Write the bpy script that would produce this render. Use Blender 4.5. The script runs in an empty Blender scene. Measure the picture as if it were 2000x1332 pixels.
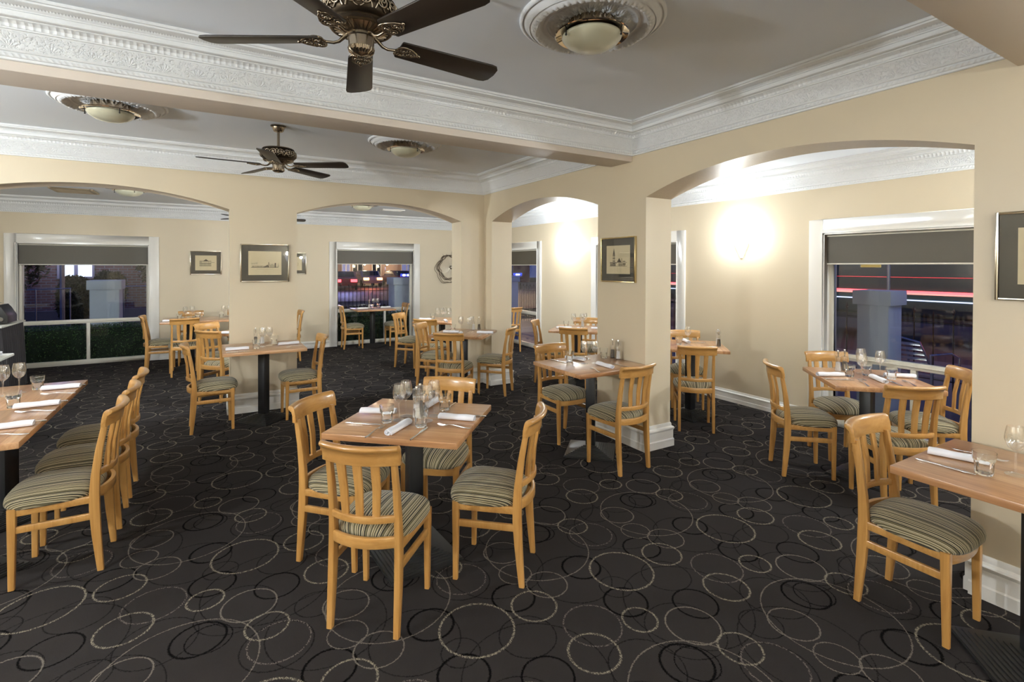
import bpy, bmesh, math, random
from math import sin, cos, pi, radians as rad, sqrt, atan2
from mathutils import Vector, Matrix
random.seed(7)
C = bpy.context.scene.collection
SC = bpy.context.scene
# ------------------------------------------------------------------ camera
def camera():
    yaw, pitch, roll, f, cy = rad(30.607), rad(-0.49645), rad(0.17575), 983.43, 529.14
    fwd = Vector((sin(yaw)*cos(pitch), cos(yaw)*cos(pitch), sin(pitch)))
    r0 = Vector((cos(yaw), -sin(yaw), 0)); u0 = r0.cross(fwd)
    r = cos(roll)*r0 + sin(roll)*u0; u = -sin(roll)*r0 + cos(roll)*u0
    cd = bpy.data.cameras.new('camera'); o = bpy.data.objects.new('camera', cd); C.objects.link(o)
    cd.sensor_width = 36; cd.lens = f/2000*36; cd.shift_y = -(666-cy)/2000; cd.clip_start = .02; cd.clip_end = 300
    M = Matrix((r, u, -fwd)).transposed().to_4x4(); M.translation = (0, 0, 1.575)
    o.matrix_world = M; SC.camera = o
camera()
# ------------------------------------------------------------------ world, exposure
W = bpy.data.worlds.new('dusk'); SC.world = W; W.use_nodes = True
W.node_tree.nodes['Background'].inputs[0].default_value = (.10, .17, .62, 1)
W.node_tree.nodes['Background'].inputs[1].default_value = .10
SC.view_settings.view_transform = 'Standard'; SC.view_settings.look = 'None'
SC.view_settings.gamma = 1; SC.view_settings.use_curve_mapping = False
SC.view_settings.exposure = 1.88
cy = SC.cycles
cy.max_bounces = 10; cy.diffuse_bounces = 5; cy.glossy_bounces = 4; cy.transmission_bounces = 8; cy.transparent_max_bounces = 16
cy.caustics_reflective = False; cy.caustics_refractive = False; cy.sample_clamp_indirect = 6
cy.use_denoising = True
WARM = (1, .86, .70); NEUT = (1, .93, .88)
def lamp(name, kind, loc, power, col, size=.05, rot=None, **k):
    d = bpy.data.lights.new(name, kind); d.energy = power; d.color = col
    if kind == 'POINT' or kind == 'SPOT': d.shadow_soft_size = size
    if kind == 'AREA': d.shape = 'RECTANGLE'; d.size = size; d.size_y = k.get('sy', size)
    if kind == 'SPOT': d.spot_size = k.get('angle', 2.2); d.spot_blend = .6
    o = bpy.data.objects.new(name, d); C.objects.link(o); o.location = loc
    if rot: o.rotation_euler = rot
    return o
# wall washers: (x, y, outward normal, power)
SCONCES = [(5.221, 3.64, (-1, 0), 8.5), (5.221, 6.96, (-1, 0), 7.5), (5.221, .2, (-1, 0), 34),
           (.47, 6.407, (0, 1), 20), (-2.5, 6.407, (0, 1), 20), (3.3, 6.407, (0, 1), 20),
           (-3.2, 3.85, (1, 0), 44), (-3.2, 1.6, (1, 0), 62), (-1.6, -3.0, (0, 1), 26), (1.75, -3.0, (0, 1), 20), (3.164, -1.7, (-1, 0), 20), (3.47, 3.42, (1, 0), 5.2), (3.47, -.4, (1, 0), 6.5), (3.47, 6.14, (1, 0), 4)]  # last three, on the passage side, are added fill for the passage
for _x, _y, _n, _p in SCONCES:
    lamp('sconce_lamp', 'POINT', (_x+_n[0]*.10, _y+_n[1]*.10, 1.92), _p, (.86, .945, 1.02), .05)
# fill lights added behind the camera (frames built as fill_panel below)
FILL_PANELS = [(-1.6, -1.6, 2.765), (1.2, -1.6, 2.765)]
for _p in FILL_PANELS:
    lamp('fill_lamp', 'AREA', (_p[0], _p[1], _p[2]-.03), 8, (.93, .95, 1), 1.1, None, sy=.5)
# ------------------------------------------------------------------ mesh helpers
class MB:
    def __init__(s): s.v = []; s.f = []; s.uv = {}; s.m = []; s.cur = 0
    def add(s, vs, fs):
        b = len(s.v); s.v += [tuple(p) for p in vs]; s.f += [tuple(b+i for i in f) for f in fs]; s.m += [s.cur]*len(fs)
    def box(s, x0, x1, y0, y1, z0, z1, M=None):
        vs = [Vector((x, y, z)) for x in (x0, x1) for y in (y0, y1) for z in (z0, z1)]
        if M: vs = [M @ v for v in vs]
        s.add(vs, [(0, 1, 3, 2), (4, 6, 7, 5), (0, 4, 5, 1), (2, 3, 7, 6), (0, 2, 6, 4), (1, 5, 7, 3)])
    def rings(s, R, close=True, cap=True):
        n = len(R[0]); b = len(s.v); s.v += [tuple(p) for r in R for p in r]
        for i in range(len(R)-1):
            for j in range(n if close else n-1):
                k = (j+1) % n
                s.f.append((b+i*n+j, b+i*n+k, b+(i+1)*n+k, b+(i+1)*n+j)); s.m.append(s.cur)
        if cap:
            s.f.append(tuple(b+j for j in reversed(range(n)))); s.f.append(tuple(b+(len(R)-1)*n+j for j in range(n))); s.m += [s.cur]*2
    def sweep(s, L, ch=.004):
        """L: (centre, u, v, half_u, half_v) rounded-rectangle stations"""
        R = []
        for c, u, v, a, b in L:
            c = Vector(c); u = Vector(u).normalized(); v = Vector(v).normalized(); e = min(ch, a*.6, b*.6); d = e*.3
            R.append([c+u*p+v*q for p, q in ((a, -b+e), (a, b-e), (a-d, b-d), (a-e, b), (-a+e, b), (-a+d, b-d), (-a, b-e), (-a, -b+e), (-a+d, -b+d), (-a+e, -b), (a-e, -b), (a-d, -b+d))])
        s.rings(R)
    def bar(s, a, b, w, h, ch=.003, up=(0, 0, 1)):
        a = Vector(a); b = Vector(b); d = (b-a).normalized(); u = d.cross(Vector(up)).normalized(); v = u.cross(d)
        s.sweep([(a, u, v, w/2, h/2), (b, u, v, w/2, h/2)], ch)
    def lathe(s, P, seg=24, c=(0, 0, 0), a0=0, a1=2*pi, M=None):
        full = abs(a1-a0-2*pi) < 1e-6; n = seg if full else seg+1
        b = len(s.v)
        for r, z in P:
            for j in range(n):
                t = a0+(a1-a0)*j/seg; p = Vector((r*cos(t), r*sin(t), z))
                if M: p = M @ p
                s.v.append((p[0]+c[0], p[1]+c[1], p[2]+c[2]))
        for i in range(len(P)-1):
            for j in range(seg):
                k = (j+1) % n
                s.f.append((b+i*n+j, b+i*n+k, b+(i+1)*n+k, b+(i+1)*n+j)); s.m.append(s.cur)
    def tube(s, P, r, seg=8, cap=True):
        P = [Vector(p) for p in P]; R = []; up = None
        for i, p in enumerate(P):
            d = (P[min(i+1, len(P)-1)]-P[max(i-1, 0)]).normalized()
            if up is None: up = Vector((0, 0, 1)) if abs(d.z) < .9 else Vector((1, 0, 0))
            u = d.cross(up).normalized(); v = u.cross(d); up = v
            rr = r[i] if isinstance(r, (list, tuple)) else r
            R.append([p+u*rr*cos(2*pi*j/seg)+v*rr*sin(2*pi*j/seg) for j in range(seg)])
        s.rings(R, True, cap)
    def ball(s, c, r, seg=12, n=8, sz=1):
        s.lathe([(max(r*sin(pi*i/n), 1e-5), -r*sz*cos(pi*i/n)) for i in range(n+1)], seg, c)
    def prism(s, poly, n, t, ax):
        """poly of (s,z); extruded from n to n+t along axis ax ('x': s=y, 'y': s=x)"""
        f = (lambda p, d: (d, p[0], p[1])) if ax == 'x' else (lambda p, d: (p[0], d, p[1]))
        k = len(poly); s.add([f(p, n) for p in poly]+[f(p, n+t) for p in poly],
              [tuple(range(k)), tuple(reversed(range(k, 2*k)))]+[(i, k+i, k+(i+1) % k, (i+1) % k) for i in range(k)])
    def build(s, name, mat, parent=None, bevel=0, ang=38, loc=None, seg=2, uv=None):
        me = bpy.data.meshes.new(name); me.from_pydata(s.v, [], s.f)
        mats = mat if isinstance(mat, (list, tuple)) else [mat]
        for q in mats: me.materials.append(q)
        if len(mats) > 1: me.polygons.foreach_set('material_index', s.m)
        if uv:
            l = me.uv_layers.new(name='UVMap')
            for i, lp in enumerate(me.loops): l.data[i].uv = uv[lp.vertex_index]
        bm = bmesh.new(); bm.from_mesh(me)
        bmesh.ops.remove_doubles(bm, verts=bm.verts, dist=1e-6) if not uv else None
        bmesh.ops.recalc_face_normals(bm, faces=bm.faces)
        if bevel:
            es = [e for e in bm.edges if len(e.link_faces) == 2 and e.calc_face_angle(0) > rad(50)]
            bmesh.ops.bevel(bm, geom=es, offset=bevel, segments=seg, affect='EDGES', profile=.5, clamp_overlap=True)
        for f_ in bm.faces: f_.smooth = True
        for e in bm.edges: e.smooth = not (len(e.link_faces) == 2 and e.calc_face_angle(0) > rad(ang))
        bm.to_mesh(me); bm.free()
        o = bpy.data.objects.new(name, me); C.objects.link(o)
        if parent: o.parent = parent
        if loc: o.location = loc
        return o
def tag(o, label=None, cat=None, group=None, kind=None):
    for k, v in (('label', label), ('category', cat), ('group', group), ('kind', kind)):
        if v: o[k] = v
    return o
def thing(name, label, cat, loc=(0, 0, 0), rz=0, group=None):
    o = bpy.data.objects.new(name, None); C.objects.link(o); o.empty_display_size = .05
    o.location = loc; o.rotation_euler = (0, 0, rz); return tag(o, label, cat, group)
KIDS = {}
def kids(o):
    return [c for c in bpy.data.objects if c.parent == o]
def register(root):
    def rec(o): return (o, [rec(c) for c in kids(o)])
    KIDS[root.name] = rec(root); return root
USED = set()
def dup(root, loc, rz, label, group=None):
    """first call moves the root itself, later calls copy the whole tree"""
    if root.name not in USED:
        USED.add(root.name); r = root
    else:
        def rec(node, parent):
            o, ch = node; c = o.copy(); C.objects.link(c); c.parent = parent
            for x in ch: rec(x, c)
            return c
        r = rec(KIDS[root.name], None)
    r.location = loc; r.rotation_euler = (0, 0, rz); r['label'] = label
    if group: r['group'] = group
    return r
# ------------------------------------------------------------------ materials
class NT:
    def __init__(s, name):
        s.m = bpy.data.materials.new(name); s.m.use_nodes = True; s.t = s.m.node_tree
        s.b = s.t.nodes['Principled BSDF']; s.out = s.t.nodes['Material Output']
    def n(s, typ, ins=None, **k):
        x = s.t.nodes.new(typ)
        for a, b in k.items(): setattr(x, a, b)
        for i, v in (ins or {}).items(): s.set(x.inputs[i], v)
        return x
    def set(s, sock, v):
        if isinstance(v, bpy.types.NodeSocket): s.t.links.new(v, sock)
        elif isinstance(v, bpy.types.Node): s.t.links.new(v.outputs[0], sock)
        else:
            try: sock.default_value = v
            except Exception: sock.default_value = (*v, 1) if len(v) == 3 else v
    def p(s, **k):
        for a, v in k.items():
            key = {'col': 'Base Color', 'rough': 'Roughness', 'metal': 'Metallic', 'spec': 'Specular IOR Level', 'coat': 'Coat Weight', 'coatr': 'Coat Roughness', 'normal': 'Normal', 'trans': 'Transmission Weight', 'ior': 'IOR', 'em': 'Emission Color', 'es': 'Emission Strength', 'sheen': 'Sheen Weight', 'alpha': 'Alpha', 'sss': 'Subsurface Weight'}[a]
            if a in ('col', 'em') and isinstance(v, (tuple, list)): v = (*v[:3], 1)
            s.set(s.b.inputs[key], v)
        return s
    def math(s, op, a, b=None, c=None):
        x = s.n('ShaderNodeMath', operation=op); s.set(x.inputs[0], a)
        if b is not None: s.set(x.inputs[1], b)
        if c is not None: s.set(x.inputs[2], c)
        return x.outputs[0]
    def vm(s, op, a, b=None, c=None):
        x = s.n('ShaderNodeVectorMath', operation=op); s.set(x.inputs[0], a)
        if b is not None: s.set(x.inputs[1], b)
        if c is not None: s.set(x.inputs[2], c)
        return x
    def mix(s, f, a, b):
        x = s.n('ShaderNodeMix', data_type='RGBA'); s.set(x.inputs[0], f)
        for i, v in ((6, a), (7, b)): s.set(x.inputs[i], (*v, 1) if isinstance(v, tuple) and len(v) == 3 else v)
        return x.outputs[2]
    def noise(s, vec, scale, detail=3, rough=.55, dist=0):
        x = s.n('ShaderNodeTexNoise', {'Scale': scale, 'Detail': detail, 'Roughness': rough, 'Distortion': dist}); s.set(x.inputs['Vector'], vec); return x.outputs[0]
    def bump(s, h, strength, dist=.002):
        x = s.n('ShaderNodeBump', {'Strength': strength, 'Distance': dist}); s.set(x.inputs['Height'], h); s.set(s.b.inputs['Normal'], x.outputs[0]); return x
    def ramp(s, f, stops, interp='LINEAR'):
        x = s.n('ShaderNodeValToRGB'); x.color_ramp.interpolation = interp; e = x.color_ramp.elements
        while len(e) < len(stops): e.new(.5)
        for i, (p, c) in enumerate(stops): e[i].position = p; e[i].color = (*c, 1)
        s.set(x.inputs[0], f); return x.outputs[0]
    def obj(s): return s.n('ShaderNodeTexCoord').outputs['Object']
    def pos(s): return s.n('ShaderNodeNewGeometry').outputs['Position']
def simple(name, col, rough=.5, **k):
    return NT(name).p(col=col, rough=rough, **k).m
def paint(name, col, rough, amt=.06, bs=.05, scale=70):
    t = NT(name); P = t.pos(); n1 = t.noise(P, 1.1, 2); n2 = t.noise(P, scale, 3)
    c = t.mix(n1, tuple(x*(1-amt) for x in col), tuple(min(1, x*(1+amt)) for x in col))
    t.p(col=c, rough=rough); t.bump(n2, bs, .002); return t.m
M_wall = paint('cream_wall_paint', (.655, .555, .395), .42, .03, .10, 130)
M_trim = paint('gloss_white_trim', (.80, .765, .70), .22, .01, .02, 20)
M_ceil = paint('ceiling_white', (.80, .835, .885), .75, .01, .06, 60)
M_base = paint('baseboard_white', (.78, .75, .69), .3, .02, .02, 20)
M_beam = paint('beam_cream', (.66, .575, .49), .5, .02, .08, 130)
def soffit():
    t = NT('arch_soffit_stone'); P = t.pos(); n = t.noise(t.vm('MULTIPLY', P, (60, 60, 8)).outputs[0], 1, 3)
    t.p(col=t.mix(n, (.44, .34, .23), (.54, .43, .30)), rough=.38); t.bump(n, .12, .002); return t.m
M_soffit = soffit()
def plaster_cornice():
    t = NT('ornate_plaster'); uv = t.n('ShaderNodeTexCoord').outputs['UV']; sp = t.n('ShaderNodeSeparateXYZ'); t.set(sp.inputs[0], uv)
    u, v = sp.outputs[0], sp.outputs[1]
    def band(a, b):
        return t.math('MULTIPLY', t.math('GREATER_THAN', v, a), t.math('LESS_THAN', v, b))
    # frieze: repeating shells between upright leaves
    cell = t.math('SUBTRACT', t.math('FRACT', t.math('MULTIPLY', u, 1/.15)), .5)
    cx = t.math('MULTIPLY', cell, .15); vv = t.math('SUBTRACT', v, .075)
    ang = t.math('ARCTAN2', vv, cx); rr = t.math('SQRT', t.math('ADD', t.math('MULTIPLY', cx, cx), t.math('MULTIPLY', vv, vv)))
    shell = t.math('MULTIPLY', t.math('MULTIPLY', t.math('ADD', t.math('MULTIPLY', t.math('COSINE', t.math('MULTIPLY', ang, 16)), .5), .9), t.math('LESS_THAN', rr, .042)), t.math('GREATER_THAN', rr, .01))
    cell2 = t.math('ABSOLUTE', t.math('SUBTRACT', t.math('FRACT', t.math('ADD', t.math('MULTIPLY', u, 1/.15), .5)), .5))
    leaf = t.math('MULTIPLY', t.math('LESS_THAN', cell2, t.math('ADD', .05, t.math('MULTIPLY', t.math('SINE', t.math('MULTIPLY', v, 70)), .035))), 1.6)
    nz = t.math('MULTIPLY', t.math('SMOOTH_MAX', t.math('SUBTRACT', t.noise(uv, 75, 2, .5, .8), .5), 0, .05), 11)
    fr = t.math('MULTIPLY', band(.07, .148), t.math('ADD', t.math('MAXIMUM', shell, leaf), nz))
    egg = t.math('MULTIPLY', band(.168, .205), t.math('MULTIPLY', t.math('ABSOLUTE', t.math('SINE', t.math('MULTIPLY', u, pi/.028))), 1.3))
    bead = t.math('MULTIPLY', band(.026, .048), t.math('MULTIPLY', t.math('ABSOLUTE', t.math('SINE', t.math('ADD', t.math('MULTIPLY', u, pi/.024), t.math('MULTIPLY', v, 90)))), 1.5))
    bead2 = t.math('MULTIPLY', band(.285, .296), t.math('ABSOLUTE', t.math('SINE', t.math('MULTIPLY', u, pi/.012))))
    h = t.math('ADD', t.math('ADD', fr, egg), t.math('ADD', bead, bead2))
    t.p(col=(.79, .795, .79), rough=.5); t.bump(h, .5, .005); return t.m
M_corn = plaster_cornice()
M_plaster = simple('white_plaster', (.80, .80, .80), .55)
def carpet():
    t = NT('circle_carpet'); P = t.pos(); TX, TY = .8365, 1.132
    nz = t.n('ShaderNodeTexNoise', {'Scale': 210, 'Detail': 1}); t.set(nz.inputs['Vector'], P)
    off = t.vm('SCALE', t.vm('SUBTRACT', nz.outputs['Color'], (.5, .5, .5)).outputs[0]); off.inputs['Scale'].default_value = .013
    P2 = t.vm('MULTIPLY', t.vm('ADD', P, off.outputs[0]).outputs[0], (1, 1, 0)).outputs[0]
    def ring(cx, cy, r, w):
        d = t.vm('WRAP', t.vm('SUBTRACT', P2, (cx, cy, 0)).outputs[0], (TX/2, TY/2, 1), (-TX/2, -TY/2, -1))
        e = t.math('ABSOLUTE', t.math('SUBTRACT', t.vm('LENGTH', d.outputs[0]).outputs['Value'], r))
        x = t.n('ShaderNodeMapRange', {'From Min': w*1.25, 'From Max': w*.6, 'To Min': 0, 'To Max': 1}); t.set(x.inputs['Value'], e); return x.outputs[0]
    def group(L):
        acc = None
        for c in L:
            k = ring(*c); acc = k if acc is None else t.math('MAXIMUM', acc, k)
        return acc
    bold = [(1.817, 1.947, .162, .0048), (2.113, 1.948, .104, .0046), (1.635, 1.632, .077, .0046), (2.170, 1.585, .106, .0048), (1.870, 2.43, .088, .0042)]
    solid = [(1.811, 1.489, .116, .0034), (2.254, 2.048, .101, .0028), (2.385, 2.335, .285, .0024), (2.20, 2.40, .102, .0030), (2.162, 2.199, .083, .0024)]
    dashed = [(2.267, 1.713, .127, .0036), (1.907, 2.303, .123, .0036)]
    dark = [(2.061, 2.047, .101, .0054), (1.655, 2.075, .099, .0058), (1.664, 1.753, .101, .0052), (1.938, 1.580, .101, .0044), (2.45, 2.485, .104, .0052), (2.488, 2.466, .088, .0026)]
    thin = [(1.902, 1.60, .290, .0024), (1.985, 1.80, .122, .0026), (2.077, 2.473, .09, .0026), (1.70, 1.86, .08, .0024), (1.897, 2.283, .142, .0026), (2.40, 2.02, .19, .0024), (2.30, 1.42, .15, .0024), (1.76, 2.62, .17, .0022), (2.10, 2.30, .25, .0022)]
    brk = t.math('GREATER_THAN', t.noise(t.vm('MULTIPLY', P, (1, .45, 1)).outputs[0], 190, 1), .49)
    fib = t.noise(P, 420, 2); big = t.noise(P, 2.2, 2)
    base = t.mix(big, (.0215, .0183, .0176), (.0280, .0240, .0229)); base = t.mix(t.math('MULTIPLY', fib, .5), base, (.045, .039, .0375))
    c = t.mix(t.math('MULTIPLY', group(thin), .75), base, (.0026, .0022, .0022))
    c = t.mix(t.math('MULTIPLY', group(dark), .95), c, (.0014, .0012, .0012))
    c = t.mix(t.math('MULTIPLY', group(solid), .85), c, (.165, .142, .115))
    c = t.mix(t.math('MULTIPLY', t.math('MULTIPLY', group(dashed), brk), .75), c, (.16, .136, .118))
    c = t.mix(t.math('MULTIPLY', t.math('MULTIPLY', group(bold), t.math('ADD', t.math('MULTIPLY', brk, .8), .2)), .95), c, (.235, .205, .15))
    t.p(col=c, rough=1, spec=.04, sheen=.0); t.bump(fib, .35, .003); return t.m
M_carpet = carpet()
def wood(name, a, b, c, rough, sc=(26, 26, 2.2), coat=.3):
    t = NT(name); P = t.obj(); inf = t.n('ShaderNodeObjectInfo')
    Q = t.vm('ADD', t.vm('MULTIPLY', P, sc).outputs[0], t.vm('SCALE', inf.outputs['Location']).outputs[0]).outputs[0]
    g = t.noise(Q, 1.0, 4, .6, 1.2); g2 = t.noise(t.vm('MULTIPLY', Q, (6, 6, 2)).outputs[0], 1, 2)
    f = t.math('ADD', t.math('MULTIPLY', g, .75), t.math('MULTIPLY', g2, .25))
    t.p(col=t.ramp(f, [(.3, a), (.5, b), (.7, c)]), rough=rough, coat=coat, coatr=.12); t.bump(g2, .04, .001); return t.m
BE = ((.39, .185, .048), (.48, .245, .069), (.56, .305, .098))
M_chair = wood('honey_beech', *BE, .30, coat=.5)
M_chairh = wood('honey_beech_cross_grain', *BE, .30, sc=(2.2, 26, 26), coat=.5)
def planks():
    t = NT('varnished_plank_top'); P = t.obj(); sp = t.n('ShaderNodeSeparateXYZ'); t.set(sp.inputs[0], P)
    inf = t.n('ShaderNodeObjectInfo')
    row = t.math('FLOOR', t.math('DIVIDE', sp.outputs[1], .066)); wn = t.n('ShaderNodeTexWhiteNoise', noise_dimensions='2D')
    cb = t.n('ShaderNodeCombineXYZ'); t.set(cb.inputs[0], row); t.set(cb.inputs[1], inf.outputs['Random']); t.set(wn.inputs['Vector'], cb.outputs[0])
    Q = t.vm('ADD', t.vm('MULTIPLY', P, (3.0, 46, 46)).outputs[0], wn.outputs['Color']).outputs[0]
    g = t.noise(Q, 1.0, 4, .62, 1.0); f = t.math('ADD', t.math('MULTIPLY', g, .72), t.math('MULTIPLY', wn.outputs['Value'], .26))
    t.p(col=t.ramp(f, [(.25, (.30, .13, .052)), (.46, (.46, .235, .105)), (.62, (.56, .315, .155)), (.8, (.64, .40, .22))]), rough=.28, coat=.35, coatr=.16)
    return t.m
M_top = planks()
def stripes():
    t = NT('striped_seat_fabric'); P = t.obj(); sp = t.n('ShaderNodeSeparateXYZ'); t.set(sp.inputs[0], P)
    x = t.math('ADD', sp.outputs[0], t.math('MULTIPLY', t.math('MULTIPLY', sp.outputs[0], 1/.186), t.math('MULTIPLY', t.math('SUBTRACT', .475, sp.outputs[2]), 1.25)))
    f = t.math('FRACT', t.math('ADD', t.math('MULTIPLY', x, 1/.105), 10.3))
    D, O, B, K = (.040, .034, .020), (.135, .112, .056), (.50, .42, .265), (.022, .019, .013)
    c = t.ramp(f, [(0, D), (.10, B), (.16, D), (.20, B), (.24, K), (.32, O), (.42, K), (.45, B), (.51, K), (.54, B), (.575, O), (.66, K), (.69, B), (.74, O), (.82, B), (.86, K), (.90, O), (.95, B)], 'CONSTANT')
    c = t.mix(.04, c, (.20, .17, .10))
    t.p(col=c, rough=.85, sheen=.15, spec=.25); t.bump(t.noise(P, 900, 1), .2, .001); return t.m
M_seat = stripes()
M_black = simple('black_powdercoat', (.012, .012, .0125), .38)
def castiron():
    t = NT('ribbed_black_base'); t.p(col=(.030, .029, .028), rough=.30, metal=.3); return t.m
M_iron = castiron()
M_steel = simple('polished_steel', (.72, .70, .67), .16, metal=1)
M_brass = simple('antique_brass', (.33, .27, .20), .26, metal=1)
M_brassd = simple('antique_brass_recess', (.045, .033, .022), .45, metal=1)
M_blade = NT('dark_fan_blade'); M_blade.p(col=(.028, .0195, .014), rough=.42); M_blade = M_blade.m
M_dish = simple('mirror_brass_dish', (.80, .66, .50), .05, metal=1)
M_bowl = simple('frosted_cream_glass', (.60, .575, .42), .28, sss=.0, coat=.4)
def glass(name, col=(1, 1, 1), ior=1.5):
    t = NT(name); g = t.n('ShaderNodeBsdfGlass', {'Color': (*col, 1), 'Roughness': 0, 'IOR': ior}); t.t.links.new(g.outputs[0], t.out.inputs[0]); return t.m
M_glass = glass('clear_glass', (.985, .99, .985), 1.45)
def thin(name, ior, tint=(1, 1, 1)):
    t = NT(name); bf = t.n('ShaderNodeNewGeometry').outputs['Backfacing']; fr = t.n('ShaderNodeFresnel', {'IOR': t.math('ADD', ior, t.math('MULTIPLY', bf, 1/ior-ior))}); tr = t.n('ShaderNodeBsdfTransparent', {'Color': (*tint, 1)})
    gl = t.n('ShaderNodeBsdfGlossy', {'Roughness': .0, 'Color': (1, 1, 1, 1)}); mx = t.n('ShaderNodeMixShader')
    t.set(mx.inputs[0], fr.outputs[0]); t.t.links.new(tr.outputs[0], mx.inputs[1]); t.t.links.new(gl.outputs[0], mx.inputs[2]); t.t.links.new(mx.outputs[0], t.out.inputs[0]); return t.m
M_pane = thin('window_pane', 1.5, (.93, .95, .95))
M_pglass = thin('picture_pane', 1.45, (.99, .99, .98))
M_wine = thin('thin_wine_glass', 2.1, (.985, .985, .98))
def linen():
    t = NT('white_linen'); P = t.obj(); t.p(col=(.80, .79, .82), rough=.9, sheen=.2); t.bump(t.noise(P, 60, 3), .25, .004); return t.m
M_linen = linen()
M_blind = NT('charcoal_blind_mesh'); _n = M_blind.noise(M_blind.pos(), 400, 1); M_blind.p(col=M_blind.mix(_n, (.068, .057, .040), (.098, .083, .060)), rough=.5); M_blind = M_blind.m
M_alu = simple('cream_window_frame', (.66, .62, .53), .35)
M_mat = simple('charcoal_mount_board', (.045, .038, .030), .8)
M_silver = simple('silver_picture_frame', (.80, .72, .58), .18, metal=1)
M_gold = simple('gold_picture_frame', (.70, .55, .30), .22, metal=1)
M_twig = simple('dark_vine_twig', (.060, .030, .014), .7)
M_skirt = NT('black_table_skirt'); M_skirt.p(col=(.022, .019, .021), rough=.75, sheen=.1); M_skirt = M_skirt.m
M_cloth = simple('off_white_tablecloth', (.60, .58, .52), .85)
M_salt = simple('salt_grains', (.82, .80, .77), .8)
M_pepper = simple('peppercorns', (.035, .028, .022), .8)
M_shade = NT('lit_opal_sconce').p(col=(.82, .80, .78), rough=.5, em=(.93, .94, 1), es=.9).m
M_blueish = paint('white_render_pillar', (.50, .56, .66), .7, .04, .1, 90)
def slab(name, a, b, sc, rough=.8):
    t = NT(name); P = t.pos(); n = t.noise(P, sc, 4); t.p(col=t.mix(n, a, b), rough=rough); t.bump(n, .3, .01); return t.m
M_terr = slab('terrace_paving', (.10, .11, .14), (.17, .18, .21), 5, .6)
M_road = slab('asphalt', (.085, .075, .072), (.14, .125, .12), 12, .7)
M_foot = slab('footpath_concrete', (.25, .22, .20), (.34, .30, .27), 6, .85)
M_grass = slab('dark_lawn', (.016, .022, .010), (.035, .045, .018), 30, .95)
def leafm(name, a, b):
    t = NT(name); n = t.noise(t.pos(), 14, 3); t.p(col=t.mix(n, a, b), rough=.45); return t.m
M_leaf = leafm('hedge_leaf', (.035, .085, .022), (.12, .23, .065)); M_leaf2 = leafm('tree_leaf', (.03, .035, .012), (.08, .085, .03))
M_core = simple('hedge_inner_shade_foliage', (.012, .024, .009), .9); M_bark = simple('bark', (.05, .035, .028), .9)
M_fence = simple('black_iron_fence', (.010, .010, .012), .5)
def brick():
    t = NT('house_brick'); x = t.n('ShaderNodeTexBrick', {'Scale': 1, 'Mortar Size': .012, 'Brick Width': .24, 'Row Height': .086, 'Color1': (.30, .14, .10, 1), 'Color2': (.40, .20, .15, 1), 'Mortar': (.42, .36, .32, 1)})
    sp = t.n('ShaderNodeSeparateXYZ'); t.set(sp.inputs[0], t.obj()); cb = t.n('ShaderNodeCombineXYZ')
    t.set(cb.inputs[0], t.math('ADD', sp.outputs[0], sp.outputs[1])); t.set(cb.inputs[1], sp.outputs[2]); t.set(x.inputs['Vector'], cb.outputs[0])
    t.p(col=x.outputs[0], rough=.9); return t.m
M_brick = brick()
def emit(name, col, s):
    return NT(name).p(col=(0, 0, 0), em=col, es=s).m
E_win = emit('lit_house_window', (.62, .74, 1), .75); E_red = emit('red_lamp_and_trail', (1, .05, .06), 2.0); E_pale = emit('white_lamp_and_trail', (.62, .66, 1), .55)
E_amber = emit('amber_lamp', (1, .42, .12), 2.6); E_blue = emit('blue_sign_face', (.03, .07, 1), .35); E_white = emit('white_sign_mark', (.8, .88, 1), 1.2); E_street = emit('street_lamp_glass', (1, .85, .6), 2.5)
M_teal = simple('teal_coach_paint', (.035, .10, .10), .3, coat=.5); M_dkglass = simple('dark_vehicle_glass', (.012, .014, .018), .08)
M_red = simple('red_car_paint', (.14, .012, .010), .3, coat=.6); M_silv = simple('silver_car_paint', (.30, .30, .33), .3, coat=.6, metal=.5)
M_tyre = simple('tyre_rubber', (.015, .015, .015), .8); M_conc = simple('pale_wall_render', (.32, .28, .25), .85)
M_alumet = simple('brushed_aluminium', (.60, .61, .66), .22, metal=1); M_pink = simple('neighbour_render', (.36, .24, .19), .9)
# ------------------------------------------------------------------ room dimensions
XB, XB2 = 3.164, 3.47          # inner right arcade wall
YA, YA2 = 6.10, 6.407          # inner back arcade wall
XO, YF = 5.221, 10.238         # outer walls
XL, YR, XLL = -3.2, -3.0, -4.6
ZC, ZO = 2.78, 2.60            # main / outer ceiling
SPR, RISE = 2.170, .178
def arch(a, b, n=28):
    """points over an opening from a to b (spring to spring), segmental curve"""
    h = (b-a)/2; c = (a+b)/2; R = (h*h+RISE*RISE)/(2*RISE); z0 = SPR+RISE-R; out = []
    for i in range(n+1):
        s = a+(b-a)*i/n; out.append((s, z0+sqrt(R*R-(s-c)**2)))
    return out
def arcade(name, lo, hi, opens, face, back, ax, top, kind='structure'):
    poly = [(lo, 0)]
    for a, b in opens: poly += [(a, 0)]+arch(a, b)+[(b, 0)]
    poly += [(hi, 0), (hi, top), (lo, top)]
    m = MB(); m.prism(poly, face, back-face, ax)
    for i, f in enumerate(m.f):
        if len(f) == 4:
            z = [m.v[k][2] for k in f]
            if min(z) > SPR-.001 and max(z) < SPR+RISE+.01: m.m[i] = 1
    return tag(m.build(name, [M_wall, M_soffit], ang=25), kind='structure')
opB = [(.961-3.2, .961-1.2), (.961, 3.112), (3.735, 5.875)]
opB = [(.961, 3.112), (3.735, 5.875)]
arcade('wall_right_inner', YR, YA2, opB, XB, XB2, 'x', ZC)
opA = [(-2.07, .14), (.80, 2.825)]
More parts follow.
